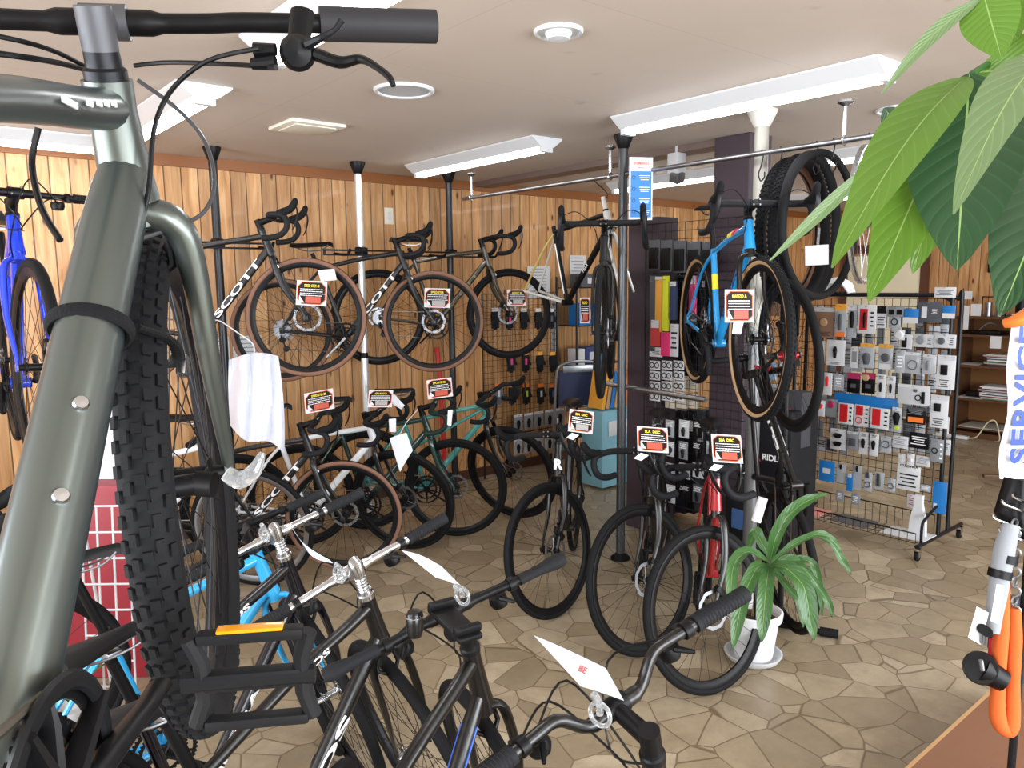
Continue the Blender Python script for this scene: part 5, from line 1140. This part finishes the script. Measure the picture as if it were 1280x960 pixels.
rows = [(398, [(618, GK, None), (636, GK, PK), (654, GK, None), (672, GK, None), (688, GK, GG)], WHITE), (452, [(638, GK, PK), (656, GK, PK), (674, GK, None), (690, GK, None)], OCH), (492, [(622, GG, WHITE), (640, GK, None), (657, GK, mat('#b4c440', .6, name='lime_accent')), (675, GK, WHITE), (690, GK, BLUE)], ORANGE)]
wd_ = ('leftmost', 'second', 'third', 'fourth', 'fifth'); rn = ('upper', 'middle', 'lower')
for r_, (y, L, hd) in enumerate(rows):
    for i, (x, m, a) in enumerate(L): glove('black cycling glove, %s in the %s row on the wall grid' % (wd_[i], rn[r_]) if m is GK else 'grey cycling glove, %s in the %s row on the wall grid' % (wd_[i], rn[r_]), x, y, 1.05, m, a, hd)
for r_, y in enumerate((518, 548)):
    for i in range(5):
        x = 642+i*13; item('carded_accessory', 'small package with white header, %s in the %s row under the gloves' % (wd_[i], ('upper', 'lower')[r_]), 'package', x, y-2*i, x+11, y+20-2*i, 5.09, BLISTER if r_ else MGR, [('pod', K, .3, .35, .7, .9)], .005, 'small packages under the gloves', 'y', WHITE)
for i, (x0, y0, x1, y1, lab) in enumerate(((660, 333, 688, 372, 'large white printed chart on the plank wall above the gloves'), (713, 319, 733, 360, 'narrow white notice on the plank wall right of the hung frame'), (270, 422, 290, 478, 'narrow grey printed notice on the plank wall behind the plastic bag'), (291, 421, 330, 470, 'wide white printed notice on the plank wall behind the plastic bag'), (690, 368, 697, 440, 'narrow tall white card at the edge of the glove grid'))):
    a = aty(x0, y0, 5.2); b_ = aty(x1, y1, 5.2); o = MB().box((0, 0, 0), (abs(b_.x-a.x), .003, abs(a.z-b_.z))).build('wall_notice', WHITE, None, M4.Translation(((a.x+b_.x)/2, 5.21, (a.z+b_.z)/2))); tag(o, lab, 'notice')
    w_, h_ = abs(b_.x-a.x), abs(a.z-b_.z); b = MB(); 
    for k in range(9): b.box((random.uniform(-.04, .02)*w_, -.0025, h_*(.42-k*.1)), (w_*random.uniform(.55, .85), .001, h_*.025))
    b.build('print', MGR, o)
# wall switch
t = thing('wall_switch', 'cream wall switch plate on the planks above the middle bicycle', 'switch', aty(486, 270, 5.215)); MB().box((0, 0, 0), (.075, .01, .125), bev=.003).build('plate', mat('#e5dfcd', .4, name='switch_cream'), t); MB().box((0, -.007, .0), (.025, .006, .06), bev=.002).build('rocker', WHITE, t)
tag(MB().tube([aty(546, 434, 5.1), aty(550, 470, 5.08), aty(555, 560, 5.05), V((aty(555, 560, 5.05).x, 5.05, 0))], .02, 10).build('red_post', REDP), 'red metal post standing at the plank wall behind the middle hung wheel', 'post')
# black shelf with boxes
sx0, sx1, sy = 4.78, 5.42, 4.9
t = thing('wire_shelf', 'black wire shelf with blue boxes behind the high hung bicycle', 'shelf', ((sx0+sx1)/2, sy+.12, 0)); hw = (sx1-sx0)/2
b = MB()
for sx in (-1, 1):
    for dy in (-.13, .13): MB().tube([(sx*hw, dy, 0), (sx*hw, dy, 1.72)], .011, 8).build('post', FRB, t)
for z in (1.62, 1.28, .92, .55):
    b = MB(); b.box((0, 0, z), (2*hw, .26, .006))
    for k in range(-1, 2, 2): b.tube([(-hw, k*.13, z), (hw, k*.13, z)], .005, 6)
    b.build('shelf_board', FRB, t)
def boxat(name, label, cat, x, y, z, w_, d_, h_, m, lm=None, group=None):
    o = MB().box((0, 0, h_/2), (w_, d_, h_), bev=.003).build(name, m, None, M4.Translation((x, y, z))); tag(o, label, cat, group)
    if lm: MB().box((.0, -d_/2-.001, h_/2), (w_*.5, .002, h_*.45)).build('box_label', lm, o)
    return o
gb = 'boxes on the black wire shelf'
boxat('product_box', 'long dark grey box on top of the black shelf', 'box', 5.02, 4.98, 1.623, .34, .14, .12, DG, LG, gb)
boxat('product_box', 'small blue box on the upper shelf board, left', 'box', 4.93, 4.98, 1.283, .2, .14, .2, BLUE, WHITE, gb)
boxat('product_box', 'white and black box right of the small blue box', 'box', 5.18, 4.98, 1.283, .14, .14, .17, LG, K, gb)
boxat('product_box', 'white box on the middle shelf board, left end', 'box', 4.86, 4.98, .923, .08, .14, .15, WHITE, None, gb)
boxat('product_box', 'dark blue box on the middle shelf board', 'box', 5.0, 4.98, .923, .16, .14, .16, mat('#243a70', .45, name='dark_blue_card'), LG, gb)
boxat('product_box', 'bright blue box on the middle shelf board', 'box', 5.18, 4.98, .923, .14, .14, .17, BLUE, None, gb)
boxat('product_box', 'grey carton on the lowest shelf board', 'box', 5.02, 4.98, .553, .3, .16, .2, MGR, WHITE, gb)
for i in range(4): boxat('small_bottle', 'small pale bottle standing on the lowest board of the black shelf', 'bottle', 5.2+i*.05, 4.96, .553, .035, .035, .14, LG, None, 'small bottles on the black shelf')
for i in range(6):
    o = MB().box((0, 0, 0), (.035, .16, .30), bev=.003).build('magazine', (OCH, TANL, BLUE, mat('#c79a62', .6, name='buff_paper'), LG, ORANGE)[i], None, M4.Translation((4.45+.05*i, 4.30, .80)) @ M4.Rotation(.2, 4, 'Y')); tag(o, 'magazine standing %s in the low rack behind the leftmost SLA DISC placard' % ('leftmost', 'second', 'third', 'fourth', 'fifth', 'rightmost')[i], 'magazine', 'magazines in the low rack')
t = thing('magazine_box', 'pale blue low stand holding magazines behind the centre row', 'stand', (4.58, 4.30, 0)); MB().box((0, 0, .33), (.42, .24, .62), bev=.006).build('body', mat('#7fb6c8', .5, name='pale_blue_board'), t); MB().box((0, -.13, .5), (.3, .01, .12), bev=.003).build('front_label', WHITE, t)
# folding chair
cc = atz(722, 600, 0); cc = V((4.05, 4.22, 0)); t = thing('folding_chair', 'folding chair with navy back and silver grey frame under the black shelf', 'chair', M4.Translation(aty(723, 500, 4.55)*1.0-V((0, 0, aty(723, 500, 4.55).z))) @ M4.Rotation(R_(-25), 4, 'Z'))
CFm = mat('#8d9094', .3, .7, name='chair_frame_grey'); NV = mat('#1c2747', .7, name='navy_vinyl')
b = MB(); b.tube(spline([(-.21, .05, 0), (-.21, 0, .6), (-.20, -.03, .92), (-.15, -.035, 1.0), (0, -.035, 1.02), (.15, -.035, 1.0), (.20, -.03, .92), (.21, 0, .6), (.21, .05, 0)], 6), .012, 10); b.build('frame', CFm, t)
MB().box((0, -.02, .80), (.36, .025, .30), bev=.01).build('backrest', NV, t); MB().box((0, -.09, .45), (.38, .05, .36), M4.Rotation(R_(65), 3, 'X'), bev=.015).build('seat', NV, t)
for s in (-1, 1): MB().tube([(s*.18, -.12, 0), (s*.19, -.02, .55)], .011, 8).build('leg', CFm, t)
MB().box((0, -.036, .96), (.30, .02, .06), bev=.006).build('top_plate', CFm, t)

# ---------------------------------------------------------------- shelves with magazines at the right wall
X0 = 8.72
zs = [atx(1230, y, X0).z for y in (396, 419, 458, 500, 536)]
t = thing('bookcase', 'low brown wooden bookcase with magazines at the right wall', 'bookcase', (X0+.25, 2.45, 0)); hh = .80
b = MB()
for s in (-1, 1): MB().box((0, s*hh, zs[0]/2), (.5, .03, zs[0]), bev=.003).build('side_panel', WOODD, t)
MB().box((.23, 0, zs[0]/2), (.02, 2*hh, zs[0]), bev=.002).build('back_panel', mat('#8a5f38', .5, name='back_wood'), t)
for i, z in enumerate(zs): MB().box((0, 0, max(z, .04)-.012), (.5, 2*hh, .024), bev=.003).build('shelf_board', WOODD, t)
MB().box((0, 0, .03), (.48, 2*hh, .06)).build('plinth', WOODD, t)
random.seed(3)
MAGS = [mat(c, .45, name='magazine_cover') for c in ('#d9dadb', '#3b3f45', '#c9c2b5', '#7d3a37', '#dfe0e2', '#5f7c5a', '#b7bcc4')]
for k, (lv, y, n) in enumerate(((2, 2.78, 11), (3, 2.80, 12), (2, 2.42, 6), (3, 2.40, 7), (1, 2.3, 4))):
    for i in range(n):
        o = MB().box((0, 0, 0), (.28, .36, .010)).build('magazine', random.choice(MAGS), None, M4.Translation((X0+.18+random.uniform(-.02, .02), y+random.uniform(-.02, .02), zs[lv]+.006+i*.0112)) @ M4.Rotation(random.uniform(-.1, .1), 4, 'Z')); tag(o, 'thin magazine lying in a pile on the brown bookcase', 'magazine', 'magazines piled on the bookcase')
for lab, y, lv, m, s in (('white sheet lying on the middle board of the bookcase', 3.12, 2, WHITE, (.25, .2, .003)), ('white leaflet under the black pouch on the bookcase', 3.08, 3, WHITE, (.3, .24, .003)), ('newspaper spread on the lowest board of the bookcase', 2.9, 4, mat('#a9a49b', .7, name='newsprint'), (.35, .5, .012))):
    tag(MB().box((X0+.16, y, zs[lv]+.004), s).build('paper_sheet', m), lab, 'paper')
tag(MB().box((X0+.17, 3.05, zs[3]+.035), (.16, .2, .055), bev=.02).build('black_pouch', BLK), 'black pouch lying on the bookcase beside a magazine pile', 'pouch')
t = thing('desk_tray', 'dark tray with cables on the upper board of the bookcase', 'tray', (X0+.2, 3.0, zs[1])); MB().box((0, 0, .02), (.25, .3, .03), bev=.006).build('tray', BLK, t); MB().tube(spline([(0, -.1, .04), (.03, -.05, .1), (0, .02, .11), (-.03, .08, .04)], 5), .006, 6).build('cable', DG, t)
t = thing('spray_bottle', 'small dark bottle with a pump top on the bookcase', 'bottle', (X0+.12, 2.72, zs[1])); MB().lathe([(0, 0), (.03, 0), (.032, .01), (.032, .12), (.012, .15), (.012, .19), (0, .19)], n=20).build('body', DG, t); MB().box((-.01, 0, .2), (.03, .015, .02), bev=.003).build('pump_top', K, t)
t = thing('tool_holder', 'dark metal holder with mugs on top of the bookcase', 'holder', (X0+.15, 2.95, zs[0]))
for s in (-1, 1): MB().lathe([(0, 0), (.035, 0), (.035, .14), (.03, .14), (.03, .01)], (0, s*.05, 0), n=18).build('cup', STEEL, t)
MB().tube([(0, -.11, 0), (0, -.11, .2), (0, .11, .2), (0, .11, 0)], .008, 6).build('bracket', K, t)
t = thing('canister', 'black round canister with white lid and drawing on top of the bookcase', 'canister', (X0+.2, 2.72, zs[0])); MB().lathe([(0, 0), (.05, 0), (.05, .2), (0, .2)], n=24).build('body', K, t); MB().lathe([(0, .23), (.05, .23), (.052, .2), (0, .2)], n=24).build('lid', WHITE, t)
for i in range(4):
    tag(MB().tube([(X0+.15, 2.52-i*.03, zs[0]), (X0+.12, 2.44-i*.05, zs[0]+.24)], .008, 6).build('hand_tool', (BLK, REDP, WOODD, STEEL)[i]), ('black', 'red', 'wooden', 'steel')[i]+' tool handle leaning on top of the bookcase', 'tool')
for i, (x0, y0, x1, y1) in enumerate(((1204, 364, 1215, 374), (1214, 380, 1226, 395), (1238, 420, 1251, 436), (1202, 382, 1210, 412))):
    a = atx(x0, y0, X0-.01); b_ = atx(x1, y1, X0-.01); tag(MB().box(((a.x), (a.y+b_.y)/2, (a.z+b_.z)/2), (.003, abs(a.y-b_.y), abs(a.z-b_.z))).build('paper_note', WHITE), ('white note at the left top of the bookcase', 'white note under the mugs on the bookcase', 'white note taped above the upper magazine pile', 'tall white note at the left edge of the bookcase')[i], 'note')
t = thing('power_strip', 'white power strip with a looped cord on the floor by the bookcase', 'power strip', (8.6, 3.18, 0)); MB().box((0, 0, .02), (.06, .34, .035), bev=.008).build('body', WHITE, t); MB().tube(spline([(0, -.17, .02), (.0, -.25, .05), (.02, -.33, .2), (.03, -.4, .22), (.02, -.45, .05), (.05, -.4, .01)], 6), .006, 6).build('cord', mat('#cfc9a8', .5, name='cream_cord'), t)
t = thing('wall_phone', 'small black handset hanging on the planks above the bookcase', 'handset', atx(1240, 328, XR-.02)); MB().box((0, 0, 0), (.04, .07, .22), bev=.015).build('body', BLK, t); MB().box((-.022, 0, .07), (.004, .04, .03)).build('cradle', STEEL, t)

# ---------------------------------------------------------------- banner and lock rack at the right edge
bp = atd(1272, 480, 3.3); t = thing('banner', 'white banner with blue letters and an orange top at the right edge', 'banner', basis(bp, _Rt, (0, 0, 1)))
b = MB(); n = 10; vs = []
for i in range(n+1):
    for j in range(2): z = .30-.72*i/n; vs.append((-.045+j*.2+.006*math.sin(i*1.3), .012*math.sin(i*.9+j), z))
vs2 = [(x, y+.003, z) for x, y, z in vs]; N2 = len(vs); b.add(vs+vs2, [(2*i, 2*i+1, 2*i+3, 2*i+2) for i in range(n)]+[tuple(N2+k for k in (2*i+2, 2*i+3, 2*i+1, 2*i)) for i in range(n)]); b.build('cloth', WHITE, t)
text('banner_lettering', 'SERVICE', .12, M4.Translation((.03, -.014, -.05)) @ M4.Rotation(PI/2, 4, 'X') @ M4.Rotation(PI/2, 4, 'Z'), mat('#1d3f94', .5, name='banner_blue'), t, bold=.003, width=.6)
b = MB(); b.tube(spline([(-.08, 0, .26), (-.03, -.03, .28), (.05, -.02, .33), (.16, 0, .36)], 5), [.03, .05, .05, .04], 12, flat=.6); b.build('orange_top', ORANGE, t)
wf = atz(1262, 603, 0); t = thing('banner_stand', 'brown wooden crossed foot of the banner stand on the floor', 'stand', (wf.x, wf.y-.05, 0)); MB().box((0, 0, .02), (.5, .05, .04), M4.Rotation(.5, 3, 'Z'), bev=.005).build('beam', WOODD, t); MB().box((0, 0, .055), (.5, .05, .03), M4.Rotation(-.9, 3, 'Z'), bev=.005).build('cross_beam', WOODD, t); MB().tube([(.05, -.02, .06), (.05, -.02, 1.9)], .012, 8).build('pole', STEEL, t)
o = struct('trim_6', MB().box((2.72, .477, .06), (1.2, .95, .12), bev=.006), mat('#7a5238', .45, bump=.2, scale=12, name='brown_platform'))
for i, (dy, m) in enumerate(((1.035, TANL),)): struct('trim_7', MB().box((2.72, .955, .06), (1.2, .012, .121)), mat('#b18a5e', .5, name='pale_edge'))
lk = 'locks and hanging goods on the display by the platform'
LD = 2.15
def L_(x, y, d=LD): return atd(x, y, d)
t = thing('lock_display', 'black wire display stand with hooks at the bottom right edge', 'display stand', (L_(1285, 700).x, L_(1285, 700).y, .12)); z0 = .12
for k in (0, 1):
    MB().tube([(0+.05*k, -.10*k, 0), (0+.05*k, -.10*k, 1.15)], .011, 10).build('post', FRB, t)
MB().box((.02, -.05, .006), (.3, .3, .012)).build('base', FRB, t)
for (x, y) in ((1243, 648), (1255, 630), (1251, 665), (1268, 622)):
    a = L_(x, y)-t.location; e = L_(x+40, y+16)-t.location; MB().tube(spline([e, a.lerp(e, .5), a, a+V((-.004, .004, .012))], 4), .0035, 8).build('hook', ALU, t)
b = MB(); b.tube(spline([L_(1254, 725), L_(1252, 780), L_(1248, 850), L_(1247, 895), L_(1256, 912), L_(1264, 905), L_(1266, 850), L_(1268, 800), L_(1268, 760)], 6), [.017, .021, .018, .022, .019, .022, .018, .02, .016], 12)
o = b.build('chain_lock', mat('#c75a20', .9, bump=1.0, scale=35, name='orange_sleeve')); tag(o, 'orange sleeved chain lock hanging in a long loop', 'lock', lk)
b = MB()
for i in range(12):
    c = L_(1268, 655+i*12); b.ring(.014, .0035, c, (1, .2, 0) if i % 2 else (.2, 1, 0), 14, 6)
tag(b.build('steel_chain', STEEL), 'bare steel chain hanging behind the orange lock', 'chain', lk)
t = thing('folding_lock', 'grey cloth covered lock with black bands hanging at the right edge', 'lock', M4(), lk)
MB().tube(spline([L_(1264, 655), L_(1255, 690), L_(1248, 735), L_(1240, 790)], 5), [.022, .028, .026, .02], 12).build('sleeve', mat('#8b8f95', .8, bump=.6, scale=60, name='grey_sleeve'), t)
for (x, y) in ((1259, 698), (1252, 717)): MB().tube([L_(x-1, y-5), L_(x-3, y+5)], .031, 12).build('band', BLK, t)
t = thing('u_lock', 'round black lock head with keys standing low beside the orange chain', 'lock', M4(), lk)
c = L_(1226, 835); MB().lathe([(0, -.025), (.042, -.022), (.046, 0), (.042, .022), (0, .025)], c, ray(1226, 835), 24).tube([c, c+V((.03, -.05, -.03))], [.04, .03], 12).build('lock_head', BLK, t)
MB().tube([L_(1226, 825, LD-.05), L_(1228, 838, LD-.05)], .006, 8).build('key_slot', STEEL, t)
t = thing('key_ring', 'bunch of black headed keys on a tag above the round lock', 'keys', M4(), lk)
for i in range(3):
    c = L_(1228+i*3, 786+i*2, LD-.03); MB().lathe([(0, -.003), (.014, -.003), (.014, .003), (0, .003)], c, ray(1228, 786), 14).build('key_head', BLK, t); MB().box(c+V((0, 0, -.026)), (.006, .004, .032)).build('key_blade', STEEL, t)
tagcard('price_tag', 'white price tag hanging beside the black headed keys', [(1221, 758), (1236, 766), (1226, 806), (1210, 797)], [LD-.02]*4, WHITE, .003)
tagcard('price_tag', 'tall white label on the grey cloth covered lock', [(1246, 730), (1256, 732), (1248, 780), (1238, 776)], [LD-.06]*4, WHITE, .004)
t = thing('saddle_bag', 'black bag with red patch hanging behind the grey lock', 'bag', M4(), lk)
MB().tube([L_(1262, 745, 2.3), L_(1257, 800, 2.3), L_(1262, 850, 2.3)], [.05, .055, .04], 14, flat=.7).build('body', mat('#1b2436', .7, name='navy_bag'), t); MB().tube([L_(1245, 800, 2.24), L_(1243, 830, 2.24)], [.018, .02], 10).build('red_patch', REDP, t)
MB().tube([L_(1272, 600, 2.2), L_(1262, 640, 2.2), L_(1276, 670, 2.2)], [.035, .04, .03], 12).build('upper_pouch', BLK, t)

# ---------------------------------------------------------------- plants
def leaf(mb, base, tip, wd, sag=.0, up=V((0, 0, 1)), nseg=18, uv=None, roll=0, fold=.18, wave=0, shape='leaf'):
    base = V(base); tip = V(tip); ax = tip-base; L = ax.length; side = ax.cross(up); side = side.normalized() if side.length > 1e-5 else V((1, 0, 0)); side = M4.Rotation(roll, 3, ax) @ side; nn = side.cross(ax).normalized(); vs = []; uvs = []
    for i in range(nseg+1):
        t = i/nseg; p = base+ax*t+V((0, 0, 1))*sag*math.sin(PI*t)
        if shape == 'leaf': w_ = wd*(math.sin(PI*min(1, t**.85*.98+.01)))**.85*(1-.25*(t-.5)) if t < 1 else .0005
        else: w_ = wd*min(1, .35+t*2.2)*(1 if t < .55 else max(.02, 1-((t-.55)/.45)**1.6))
        w_ = max(w_, .0008)
        for j in range(7):
            k = (j-3)/3; vs.append(p+side*k*w_+nn*(abs(k)*w_*fold+wave*math.sin(t*16+j)*abs(k))); uvs.append((t, j/6))
    b0 = len(mb.v); mb.add(vs, [(i*7+j, i*7+j+1, (i+1)*7+j+1, (i+1)*7+j) for i in range(nseg) for j in range(6)])
    if mb.uv is None: mb.uv = []
    mb.uv += uvs
LM1 = leafmat('pachira_leaf_dark', '#2c4a2e', '#3c5c3c', .12); LM2 = leafmat('pachira_leaf_lit', '#5f852f', '#6f9440', .38); LM3 = leafmat('dracaena_leaf', '#3c6431', '#56803f', .22); LM4 = leafmat('pachira_leaf_pale', '#6b8458', '#8aa078', .2)  # dark and lit pachira copies put shade and backlight into the leaf colour
tp = atd(1420, 800, .95); tp = V((tp.x, tp.y, 0)); t = thing('money_tree', 'tall broad leaved house plant whose big green leaves hang in at the top right', 'plant', tp)
def lv(b0, t0, wd, m, sag=0, roll=0, fold=.18, upv=None):
    B0 = atd(*b0)-tp; T0 = atd(*t0)-tp; vd = -(ray((b0[0]+t0[0])/2, (b0[1]+t0[1])/2)).normalized(); b = MB(); leaf(b, B0, T0, wd, sag, upv or vd, 20, roll=roll, fold=fold); me = b.mesh('leaf', m, 80); return link('leaf', me, t)
# main fan around the stalk end near (1215, 95)
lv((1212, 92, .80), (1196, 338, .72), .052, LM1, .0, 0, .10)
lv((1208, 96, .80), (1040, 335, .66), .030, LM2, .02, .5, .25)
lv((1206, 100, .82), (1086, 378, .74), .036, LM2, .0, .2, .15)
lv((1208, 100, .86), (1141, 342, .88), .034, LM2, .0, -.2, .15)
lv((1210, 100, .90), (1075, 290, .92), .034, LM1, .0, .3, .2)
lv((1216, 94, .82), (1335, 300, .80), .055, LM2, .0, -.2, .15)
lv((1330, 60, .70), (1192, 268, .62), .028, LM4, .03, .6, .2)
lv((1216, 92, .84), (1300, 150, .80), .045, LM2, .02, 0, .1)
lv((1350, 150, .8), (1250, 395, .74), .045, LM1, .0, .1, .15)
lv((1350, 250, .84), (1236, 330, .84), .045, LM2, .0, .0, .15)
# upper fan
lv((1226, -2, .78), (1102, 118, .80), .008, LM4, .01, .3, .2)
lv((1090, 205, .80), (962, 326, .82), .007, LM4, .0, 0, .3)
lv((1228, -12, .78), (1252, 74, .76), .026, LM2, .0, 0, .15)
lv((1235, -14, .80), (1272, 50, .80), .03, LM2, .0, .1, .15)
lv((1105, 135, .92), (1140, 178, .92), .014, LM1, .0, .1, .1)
for i, pp in enumerate((((1215, 92, .81), (1250, 80, .84), (1330, 110, .88), (1420, 250, .93)), ((1228, -14, .79), (1300, -60, .85), (1420, 60, .93)), ((1345, 60, .72), (1390, 100, .84), (1420, 200, .93)), ((1352, 150, .8), (1390, 200, .88), (1420, 300, .93)))):
    MB().tube(spline([atd(*q)-tp for q in pp], 6), .0035, 8).build('stalk', LM3, t)
MB().tube(spline([(0, 0, .3), (.01, .01, .8), (-.01, 0, 1.3), (0, 0, atd(1420, 60, .93).z)], 6), [.03, .022, .016, .01], 12).build('trunk', mat('#7a6a4c', .8, bump=.6, scale=30, name='bark'), t)
MB().lathe([(0, 0), (.12, 0), (.16, .3), (.17, .3), (.17, .33), (.15, .33), (.14, .28), (0, .28)], n=32).build('pot', mat('#6c5a4c', .6, name='brown_pot'), t)
# white pot with strap leaved plant
pp = atz(941, 826, 0); t = thing('potted_dracaena', 'long leaved green plant in a white plastic pot on a white saucer', 'plant', (pp.x, pp.y, 0))
MB().lathe([(0, 0), (.075, 0), (.11, .02), (.125, .045), (.118, .045), (.10, .02), (0, .015)], n=40).build('saucer', WHITE, t)
MB().lathe([(0, .016), (.08, .016), (.105, .20), (.118, .205), (.122, .235), (.112, .24), (.10, .225), (.098, .20), (0, .2)], n=40).build('pot', WHITE, t)
MB().lathe([(0, .205), (.04, .208), (.097, .2)], n=24).build('soil', mat('#4a3626', .9, bump=1, scale=60, name='soil'), t)
MB().tube(spline([(0, 0, .2), (.01, 0, .3), (0, .01, .42)], 4), [.014, .012, .012], 10).build('stem', mat('#8a7a55', .8, name='cane'), t)
def strap(pts, wd):
    P = spline([atd(*q)-t.location for q in pts], 6); n = len(P); b = MB(); vs = []; uvs = []
    for i, p in enumerate(P):
        k = i/(n-1); tn = (P[min(i+1, n-1)]-P[max(i-1, 0)]).normalized(); vd = (CAM-(p+t.location)).normalized(); sd = tn.cross(vd*.7+V((0, 0, .5))).normalized(); w_ = .8*wd*min(1, .4+k*2.5)*(1 if k < .6 else max(.04, 1-((k-.6)/.4)**2)); nn = sd.cross(tn)
        for j in range(5): q = (j-2)/2; vs.append(p+sd*q*w_+nn*(abs(q)*w_*.45+.002*math.sin(i*1.1+j))); uvs.append((k, j/4))
    b.add(vs, [(i*5+j, i*5+j+1, (i+1)*5+j+1, (i+1)*5+j) for i in range(n-1) for j in range(4)]); b.uv = uvs; b.build('leaf', LM3, t, None, 80)
D0 = (963, 700, 2.55)
strap([(960, 702, 2.55), (935, 690, 2.5), (918, 705, 2.42), (914, 735, 2.38), (916, 765, 2.36)], .024)
strap([(958, 706, 2.52), (945, 712, 2.45), (930, 745, 2.4), (922, 778, 2.38), (916, 812, 2.36)], .028)
strap([(962, 706, 2.52), (958, 730, 2.42), (955, 765, 2.38), (952, 803, 2.36)], .030)
strap([(963, 700, 2.55), (970, 672, 2.52), (985, 645, 2.5), (1008, 627, 2.5), (1034, 617, 2.5)], .026)
strap([(963, 697, 2.58), (950, 675, 2.6), (944, 665, 2.62), (934, 690, 2.65)], .022)
strap([(964, 704, 2.52), (990, 682, 2.48), (1022, 668, 2.46), (1040, 675, 2.46), (1052, 690, 2.46)], .015)
strap([(1018, 668, 2.5), (1040, 680, 2.5), (1052, 700, 2.5), (1064, 718, 2.5)], .016)
strap([(964, 706, 2.52), (985, 712, 2.45), (1005, 735, 2.4), (1012, 770, 2.38), (1018, 800, 2.36)], .034)
strap([(966, 705, 2.55), (1000, 708, 2.5), (1020, 730, 2.48), (1036, 755, 2.46), (1040, 772, 2.46)], .016)
strap([(964, 708, 2.55), (985, 735, 2.5), (1000, 755, 2.48), (1004, 785, 2.46)], .016)
strap([(965, 706, 2.6), (985, 700, 2.62), (998, 702, 2.62), (1000, 712, 2.62)], .022)
strap([(964, 706, 2.6), (995, 700, 2.62), (1015, 705, 2.62), (1025, 740, 2.62), (1028, 770, 2.62)], .018)
# upright stand of the standing bicycle
fp = atz(1048, 794, .02); t = thing('bicycle_stand', 'black tube stand on the floor holding the upright bicycle', 'stand', (felt.matrix_basis.translation.x, felt.matrix_basis.translation.y, 0)); bl = fp-t.location; bl.z = .025
MB().tube([bl, atz(966, 780, .025)-t.location], .013, 12).build('foot_bar', BLK, t); MB().tube([bl, bl.lerp(atz(966, 780, .025)-t.location, .28)], .022, 14).build('rubber_foot', RUB, t)
q_ = atz(975, 781, .025)-t.location; MB().tube([q_, q_+V((.06, .05, 1.2)), q_+V((.05, .04, 1.5))], .014, 10).build('post', BLK, t)

# ---------------------------------------------------------------- left side: bag, cabinet, wire rack, little plant
bw = thing('plastic_bag', 'white translucent plastic bag hanging beside the fork of the big bicycle', 'bag', M4())
A = [(286, 452), (298, 442), (330, 446), (350, 458)]; vs = []; nu, nv = 16, 18; b = MB()
for j in range(nv+1):
    v = j/nv; xl = 286-4*v+6*v*v; xr = 348+8*math.sin(v*2); yt = 446+6*abs(.4-0); 
    for i in range(nu+1):
        u = i/nu; yb = 532+38*u+8*math.sin(u*6); y = (450-9*math.sin(u*2.6))*(1-v)+yb*v; x = xl+(xr-xl)*u; d = 3.35+.03*math.sin(u*17+v*2)+.05*(u-.5)**2*4-.02*math.sin(PI*v); vs.append(atd(x, y, d))
vb = [p+ray(320, 500)*.05*(.15+math.sin(PI*(k % (nu+1))/nu)) for k, p in enumerate(vs)]; n2 = len(vs)
fs = [(j*(nu+1)+i, j*(nu+1)+i+1, (j+1)*(nu+1)+i+1, (j+1)*(nu+1)+i) for j in range(nv) for i in range(nu)]
b.add(vs+vb, fs+[tuple(n2+k for k in f[::-1]) for f in fs]); b.build('film', mat('#cdd0dc', .35, trans=.15, coat=.3, bump=.8, scale=30, name='white_film'), bw, None, 80)
hk = MB().tube(spline([atd(318, 444, 3.4), atd(316, 430, 3.45), atd(300, 418, 3.5), atd(270, 400, 3.7), V((1.45, 4.40, 1.40))], 4), .003, 6); hk.build('handle_loop', WHITE, bw)
cp = atd(132, 600, 3.3); cb_ = thing('cabinet', 'dark red cabinet with a white top board, glimpsed between the big tube and tyre', 'cabinet', M4.Translation((cp.x, cp.y, 0)) @ M4.Rotation(_a-PI/2, 4, 'Z'))
zt = cp.z; MB().box((0, 0, zt/2), (.34, .2, zt), bev=.01).build('body', mat('#8e1f2c', .5, name='dark_red'), cb_); MB().box((0, .02, zt+.26), (.3, .02, .52), bev=.004).build('white_board', WHITE, cb_)
cp = atd(132, 700, 2.9); wr = thing('wire_rack', 'white wire magazine rack in front of the dark red cabinet', 'rack', M4.Translation((cp.x, cp.y, 0)) @ M4.Rotation(_a-PI/2, 4, 'Z')); b = MB()
for i in range(4): b.tube([(-.09+i*.06, -.04, 0), (-.09+i*.06, .02, .86)], .004, 6)
for i in range(9): b.tube([(-.09, -.035+.006*i, .06+i*.1), (.09, -.035+.006*i, .06+i*.1)], .004, 6)
b.build('wires', WHITE, wr)
for q in (-.09, .09): MB().tube([(q, .14, 0), (q, .02, .86)], .006, 8).build('leg', WHITE, wr)
lp_ = atz(85, 830, 0.3); t = thing('small_plant', 'small light green potted plant low behind the big frame', 'plant', (lp_.x, lp_.y, 0)); MB().lathe([(0, 0), (.06, 0), (.08, .14), (.07, .14), (0, .12)], n=24).build('pot', WHITE, t)
for i in range(9):
    a = i*.7; b = MB(); leaf(b, V((0, 0, .14)), V((math.cos(a)*.13, math.sin(a)*.13, .26+.03*(i % 3))), .022, .03); link('leaf', b.mesh('leaf', LM2, 80), t)
